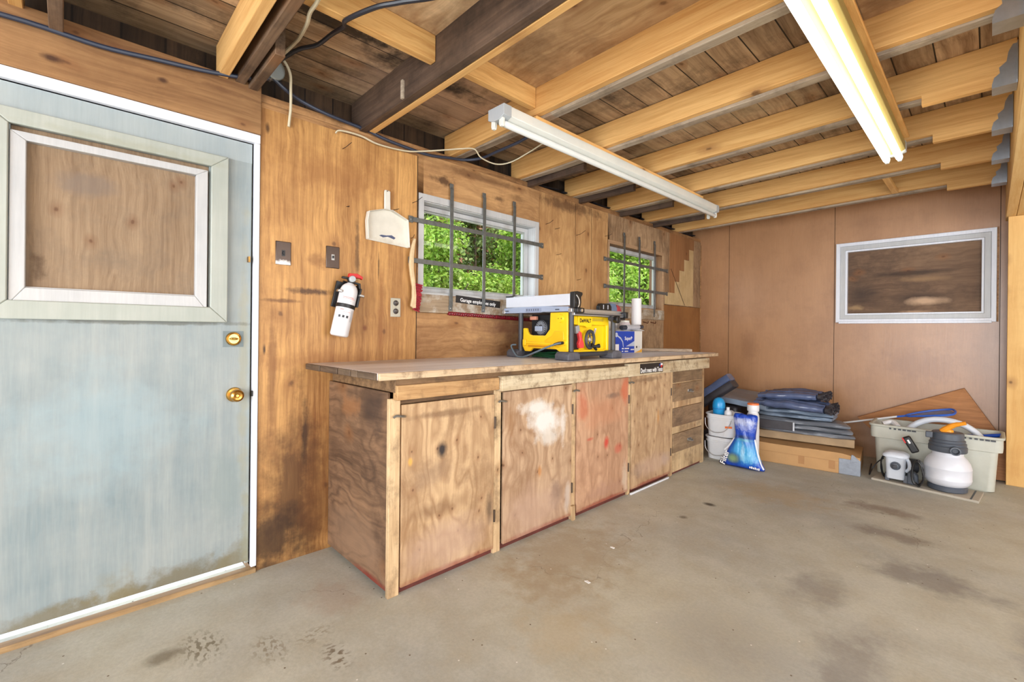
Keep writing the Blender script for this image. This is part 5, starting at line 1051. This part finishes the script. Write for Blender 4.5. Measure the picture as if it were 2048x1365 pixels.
def bundle(name, label, p0, p1, rads, mat, n, spread, seed):
    t = thing(name, ((p0[0]+p1[0])/2, (p0[1]+p1[1])/2, min(p0[2], p1[2])-.03), label, 'cover', 'rolled glossy sheeting')
    rn = random.Random(seed); a = Vector(p0); b = Vector(p1)
    for k in range(n):
        o = Vector((0, (k-(n-1)/2)*spread, .012*math.sin(k*1.9)))
        pts = [a+(b-a)*(i/6)+o+Vector((0, rn.uniform(-.008, .008), rn.uniform(-.006, .006)+.012*math.sin(math.pi*i/6))) for i in range(7)]
        r = rads*rn.uniform(.85, 1.1)
        m = MB().tube(pts, r, 14, smooth=4, rs=[r*.6, r*.9, r, r*1.02, r, r*.95, r*.8], flat=.75)
        # flutes along the length
        m.v = [tuple(Vector(v)+Vector((0, 0, .0045*math.sin(i % 14*2.6+k)))) for i, v in enumerate(m.v)]
        m.build('fold', mat, t, angle=70)
        e = pts[-1]; rr = r*.8; N = 22; vs = []; dd = (b-a).normalized()
        for q in range(4):
            for j in range(N):
                th = 2*math.pi*j/N; R_ = rr*(.75+.10*q)*(1+.30*math.sin(th*6+k*2)*q/3)
                vs.append(e+dd*(.010+.016*q)+Vector((0, math.cos(th)*R_, math.sin(th)*R_*.85)))
        for q in range(3):
            for j in range(N):
                th = 2*math.pi*j/N; R_ = rr*(.98-.25*q)*(1+.30*math.sin(th*6+k*2))
                vs.append(e+dd*(.056-.02*q)+Vector((0, math.cos(th)*R_*.9, math.sin(th)*R_*.75)))
        fs = [(q*N+j, q*N+(j+1) % N, (q+1)*N+(j+1) % N, (q+1)*N+j) for q in range(6) for j in range(N)]+[tuple(6*N+j for j in range(N)), tuple(range(N-1, -1, -1))]
        MB().add(vs, fs).build('ruffled_end', m_td, t, angle=30)
    return t
bundle('sheeting_roll', 'glossy blue black pleated sheeting, lower bundle with ruffled dark ends', (.88, 4.86, .508), (1.44, 4.84, .504), .046, m_tb, 6, .056, 3)
bundle('sheeting_roll', 'glossy blue black pleated sheeting, topmost bundle of the pile', (.90, 4.89, .568), (1.37, 4.91, .598), .048, m_tb, 6, .052, 8)
# grey sheet draped between the carton pile and the corner
def Pd(u, v):
    x = .42+u*.56; y = 4.72+v*.6
    return Vector((x, y, .565-.05*u-.10*(1-v)*(1-u)*.3+.010*nz((u*4, v*4, 2))-.02*u*(1-v)))
tag(sheet(Pd, 20, 14, .05).build('folded_sheet', m_tl), 'flat slate sheet lying behind the pails towards the corner', 'cover')
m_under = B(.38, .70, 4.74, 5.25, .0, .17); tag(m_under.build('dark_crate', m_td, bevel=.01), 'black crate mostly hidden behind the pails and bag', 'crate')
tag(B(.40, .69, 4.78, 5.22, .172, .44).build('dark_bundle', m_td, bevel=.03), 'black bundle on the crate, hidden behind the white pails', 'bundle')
# leaning roll in the corner
t = thing('leaning_roll', (.40, 4.70, .3), 'dark grey folded vinyl roll leaning up out of the corner behind the bench end', 'cover')
ax_ = Vector((.36, .02, .44)).normalized()
def wedge(a, b, w0, h0, w1, h1, mat, name, sd):
    a = Vector(a); b = Vector(b); d = (b-a).normalized(); s_ = Vector((0, 1, 0)); s_ = (s_-d*s_.dot(d)).normalized(); q = d.cross(s_)
    N = 24; nu = 14; vs = []
    for i in range(nu+1):
        u = i/nu; w = w0+(w1-w0)*u; h = h0+(h1-h0)*u
        for j in range(N):
            th = 2*math.pi*j/N; cs, sn = math.cos(th), math.sin(th)
            e1 = math.copysign(abs(cs)**.5, cs); e2 = math.copysign(abs(sn)**.35, sn)
            vs.append(a+(b-a)*u+s_*(e1*w/2)+q*(e2*h/2)+Vector((0, 0, .007*nz((u*4, j*.5, sd), 1.0))))
    fs = [(i*N+j, i*N+(j+1) % N, (i+1)*N+(j+1) % N, (i+1)*N+j) for i in range(nu) for j in range(N)]+[tuple(range(N-1, -1, -1)), tuple(nu*N+j for j in range(N))]
    return MB().add(vs, fs).build(name, mat, t, angle=50)
wedge((.30, 4.66, .45), (.670, 4.68, .735), .14, .085, .14, .075, m_tb, 'upper_fold', 1)
wedge((.32, 4.67, .39), (.700, 4.69, .675), .16, .085, .16, .08, m_td, 'lower_fold', 2)

# wood panel leaning on the back wall
A = Vector((2.283, 5.47, .715)); e1 = Vector((.195, 0, -.335)).normalized(); e2 = Vector((-.82, 0, -.385)).normalized()
P0 = A; P1 = A+e1*.815; P2 = P1+e2*.8; P3 = A+e2*.8
kk = lambda p: Vector((p.x, 5.47-.09*(1-min(p.z, .72)/.72), max(p.z, .004)))
mb = MB(); q = [kk(p) for p in (P0, P1, P2, P3)]; mb.add(q+[p+Vector((0, .012, .003)) for p in q], [(0, 1, 2, 3), (7, 6, 5, 4), (0, 4, 5, 1), (1, 5, 6, 2), (2, 6, 7, 3), (3, 7, 4, 0)])
tag(mb.build('laminate_board', wood('oak_laminate', rgb(190, 132, 82), rgb(146, 96, 58), 'x', 'xz', 40, low=.4, knots=0), smooth=False), 'oak coloured laminate panel leaning askew on the back wall behind the grey tub', 'panel')

# grey tub
m_tub = plain('beige_grey_plastic', rgb(190, 190, 178), .5, 0, .05)
t = thing('storage_tub', (2.12, 5.08, 0), 'large beige grey open plastic tub against the back wall', 'tub')
def rrect(cx, cy, hx, hy, r, z, n=6):
    out = []
    for sx, sy, a0 in ((1, 1, 0), (-1, 1, 90), (-1, -1, 180), (1, -1, 270)):
        for k in range(n+1):
            a = R(a0+90*k/n); out.append(Vector((cx+sx*(hx-r)+r*math.cos(a), cy+sy*(hy-r)+r*math.sin(a), z)))
    return out
lv = [(.335, .155, .0), (.345, .160, .006), (.362, .172, .30), (.385, .188, .305), (.388, .190, .335), (.388, .190, .395), (.396, .196, .40), (.398, .198, .415), (.392, .192, .418), (.378, .178, .415), (.372, .172, .40), (.352, .164, .30), (.330, .150, .012)]
vs = []; 
for hx, hy, z in lv: vs += rrect(2.118, 5.078, hx, hy, .045, z)
n = 28; fs = [(i*n+j, i*n+(j+1) % n, (i+1)*n+(j+1) % n, (i+1)*n+j) for i in range(len(lv)-1) for j in range(n)]+[tuple(range(n-1, -1, -1)), tuple((len(lv)-1)*n+j for j in range(n))]
MB().add(vs, fs).build('tub', m_tub, t, angle=40)
for x0 in (1.86, 2.30):
    for k in range(6): MB().box(x0+.028*k, x0+.034*k*.85+.012+.002*k, 4.879, 4.8855, .385, .396).build('rim_slot', m_dgrey, t)
tag(MB().ball((2.12, 5.07, .20), .32, .14, .16, 20, 10).build('stored_sheeting', plain('pale_sheeting', rgb(190, 196, 206), .5, 0, .2, 8, bump=.6)), 'pale crumpled sheeting filling the beige grey tub', 'sheeting')
tag(MB().tube([(1.80, 5.03, .40), (1.86, 5.05, .42), (1.90, 5.0, .395)], .022, 10, smooth=4).build('white_fitting', m_bucket), 'white plastic fitting at the left end of the tub', 'fitting')
hs = MB(); pts = [(1.92, 5.10, .31), (1.96, 5.10, .375), (2.03, 5.10, .438), (2.11, 5.10, .473), (2.20, 5.10, .478), (2.29, 5.10, .455), (2.36, 5.10, .405), (2.40, 5.10, .35)]
hs.tube(pts, .023, 12, smooth=10)
hso = hs.build('ribbed_hose', plain('milky_hose', rgb(214, 220, 230), .35, 0, .03)); tag(hso, 'thick white ribbed hose arching out of the tub', 'hose')
t = thing('pool_skimmer', (1.9, 5.2, .40), 'blue framed leaf skimmer net on a white pole lying over the tub', 'skimmer net')
MB().cyl((1.36, 5.235, .30), (1.875, 5.20, .452), .0085, n=12).build('pole', m_bucket, t)
m_blu = plain('mid_blue', rgb(50, 96, 190), .4)
MB().tube([(1.87, 5.20, .45), (1.93, 5.20, .466), (1.96, 5.17, .470), (2.06, 5.13, .492), (2.20, 5.12, .520), (2.235, 5.16, .530), (2.235, 5.24, .545), (2.20, 5.28, .548), (2.08, 5.28, .520), (1.97, 5.24, .485), (1.93, 5.205, .468)], .0085, 8, smooth=4).build('net_frame', m_blu, t)
MB().add([(1.95, 5.20, .468), (2.06, 5.135, .486), (2.20, 5.125, .512), (2.23, 5.17, .52), (2.23, 5.235, .535), (2.20, 5.275, .54), (2.08, 5.275, .512)]+[(x, y, z-.006) for x, y, z in ((1.95, 5.20, .468), (2.06, 5.135, .486), (2.20, 5.125, .512), (2.23, 5.17, .52), (2.23, 5.235, .535), (2.20, 5.275, .54), (2.08, 5.275, .512))], [tuple(range(7)), tuple(range(13, 6, -1))]+[(i, (i+1) % 7, (i+1) % 7+7, i+7) for i in range(7)]).build('net', plain('net_grey_blue', rgb(140, 146, 172), .6, 0, .1, 60), t)
tag(MB().tube([(2.30, 5.18, .36), (2.385, 5.17, .372), (2.50, 5.16, .40)], .014, 10).build('pool_pole', plain('cobalt_plastic', rgb(20, 84, 206), .35)), 'bright blue pole end at the right rim of the tub', 'pole')
tag(MB().box(1.98, 2.35, 4.96, 5.03, .34, .362).build('blue_strip', plain('teal_plastic', rgb(60, 140, 190), .4), bevel=.006), 'teal blue plastic strip inside the tub, under the hose', 'strip')

# board with pump and sand filter
t = thing('base_board', (2.1, 4.72, 0), 'grey board on the floor under the pump and the filter tank', 'board')
MB().prism([(1.777, 4.645), (2.386, 4.537), (2.408, 4.83), (1.80, 4.885)], 'z', .0005, .018).build('board', plain('grey_board', rgb(176, 168, 154), .75, 0, .1, 8), t, bevel=.003)
MB().prism([(2.340, 4.548), (2.350, 4.546), (2.372, 4.83), (2.362, 4.831)], 'z', .018, .0185).build('groove', m_dgrey, t)
m_tank = plain('tank_white', rgb(214, 216, 224), .35, 0, .03)
m_val = plain('slate_plastic', rgb(78, 84, 94), .45, 0, .12)
t = thing('sand_filter', (2.218, 4.71, .0185), 'white rounded filter tank with a dark grey valve head and orange handle', 'pool filter')
c = (2.218, 4.71, .0185)
MB().lathe([(0, 0), (.10, 0), (.11, .006), (.112, .03), (.095, .045), (0, .046)], c, n=36).build('foot', m_val, t)
MB().lathe([(0, .035), (.085, .035), (.110, .046), (.128, .068), (.134, .09), (.1345, .094), (.133, .097), (.133, .165), (.1345, .168), (.134, .172), (.126, .205), (.110, .235), (.095, .252), (.088, .262), (.088, .305), (.08, .31), (0, .312)], c, n=48).build('tank', m_tank, t)
MB().lathe([(.088, .285), (.104, .286), (.108, .292), (.108, .325), (.102, .33), (.104, .335), (.104, .350), (.096, .356), (.098, .362), (.098, .372), (.090, .378), (.090, .42), (.084, .428), (0, .43)], c, n=40).build('valve_body', m_val, t)
MB().lathe([(.026, 0), (.030, .002), (.030, .035), (.022, .036), (.018, .028), (.018, .004), (0, .004)], (2.262, 4.71-.100, .0185+.312), (.12, -1, 0), 20).build('port', m_val, t)
MB().box(2.10, 2.14, 4.63, 4.66, .40, .445).build('clamp', m_val, t, bevel=.005)
m_org = plain('amber_orange', rgb(238, 152, 34), .35)
MB().tube([(2.19, 4.70, .445), (2.22, 4.695, .478), (2.255, 4.69, .505), (2.30, 4.685, .522), (2.315, 4.684, .528)], .014, 10, smooth=3, rs=[.024, .020, .017, .014, .013]).build('lever', m_org, t)
MB().lathe([(.034, .43), (.030, .445), (0, .447)], c, n=20).build('lever_base', m_org, t)
t = thing('pool_pump', (1.93, 4.72, .0185), 'white pump with a grey round knob, standing left of the filter tank', 'pump')
m_pw = plain('pump_white', rgb(206, 212, 222), .35, 0, .04)
vs = []; lv = [(.048, .045, .035), (.055, .055, .04), (.062, .064, .19), (.066, .068, .205), (.078, .076, .208), (.080, .078, .222), (.074, .072, .232), (.05, .05, .245), (.03, .03, .248)]
for hx, hy, z in lv: vs += rrect(1.925, 4.70, hx, hy, min(hx, hy)*.45, z)
fs = [(i*n+j, i*n+(j+1) % n, (i+1)*n+(j+1) % n, (i+1)*n+j) for i in range(len(lv)-1) for j in range(n)]+[tuple(range(n-1, -1, -1)), tuple((len(lv)-1)*n+j for j in range(n))]
MB().add(vs, fs).build('strainer', m_pw, t, angle=40)
MB().lathe([(.030, 0), (.032, .003), (.032, .012), (.024, .016), (.022, .030), (.012, .034), (0, .034)], (1.928, 4.642, .145), (.05, -1, 0), 24).build('knob', m_val, t)
MB().box(1.915, 1.941, 4.60, 4.612, .132, .158).build('knob_grip', m_dgrey, t, bevel=.003)
for x in (1.862, 1.972): MB().prism([(4.65, .0195), (4.77, .0195), (4.76, .075), (4.67, .075)], 'x', x, x+.028).build('base_foot', m_val, t, bevel=.003)
MB().cyl((1.90, 4.80, .12), (2.03, 4.86, .12), .055, n=24).build('motor', m_dgrey, t)
MB().tube([(1.975, 4.70, .215), (2.0, 4.70, .18), (2.005, 4.69, .13), (1.985, 4.69, .10)], .012, 8, smooth=3).build('handle', m_pw, t)
MB().prism([(1.995, .0195), (2.062, .0195), (2.058, .09), (2.04, .115), (2.00, .11)], 'y', 4.64, 4.70).build('grey_block', m_val, t, bevel=.008)
t = thing('timer_plug', (2.03, 4.73, .25), 'black plug box with white lettering marks hanging over the pump', 'plug')
MB().box(-.026, .026, -.018, .018, -.065, .065).xf(Matrix.Translation((2.01, 4.72, .312)) @ Matrix.Rotation(R(-28), 4, 'Y')).build('housing', m_blk, t, bevel=.012, seg=3)
MB().box(-.004, .008, -.0195, -.0178, .01, .04).xf(Matrix.Translation((2.01, 4.72, .312)) @ Matrix.Rotation(R(-28), 4, 'Y')).build('printed_mark', m_wh, t)
MB().box(-.027, -.018, -.0195, .0, .02, .064).xf(Matrix.Translation((2.01, 4.72, .312)) @ Matrix.Rotation(R(-28), 4, 'Y')).build('red_edge', m_red, t, bevel=.002)
rn = random.Random(11)
def loops(cx, cy, w, h, n, z0, mat, label):
    mb = MB()
    for k in range(n):
        pts = []; a0 = rn.uniform(0, 6); 
        for i in range(17):
            a = a0+2*math.pi*i/16; pts.append((cx+w*rn.uniform(.75, 1)*math.cos(a)*.5, cy+.012*(k-n/2)*.9, z0+h*(.5+.5*math.sin(a)*rn.uniform(.85, 1))))
        mb.tube(pts, .0048, 6, smooth=3)
    return tag(mb.build('extension_cord', mat), label, 'cord')
loops(2.062, 4.60, .075, .20, 6, .026, m_blk, 'tangled black cord bundle between the pump and the filter tank')
loops(1.848, 4.76, .05, .17, 4, .024, m_blk, 'black cord bundle on the left side of the pump')
cable([(1.838, 4.78, .16), (1.80, 4.80, .12), (1.765, 4.80, .06), (1.745, 4.79, .006), (1.70, 5.2, .004)], .0045, m_blk, 'thin black cord trailing from the pump to the floor beside the carton', name='cord')

for x, y, a, lb in ((1.145, 1.745, .014, 'small white paint chip on the floor in front of the second bench door'), (1.03, 2.12, .012, 'thin white sliver on the floor before the third bench door')):
    tag(MB().prism([(x-a, y-a*.4), (x+a*.8, y-a*.6), (x+a, y+a*.3), (x-a*.5, y+a*.6)], 'z', .0004, .003).build('paint_chip', m_wh, smooth=False), lb, 'paint chip')
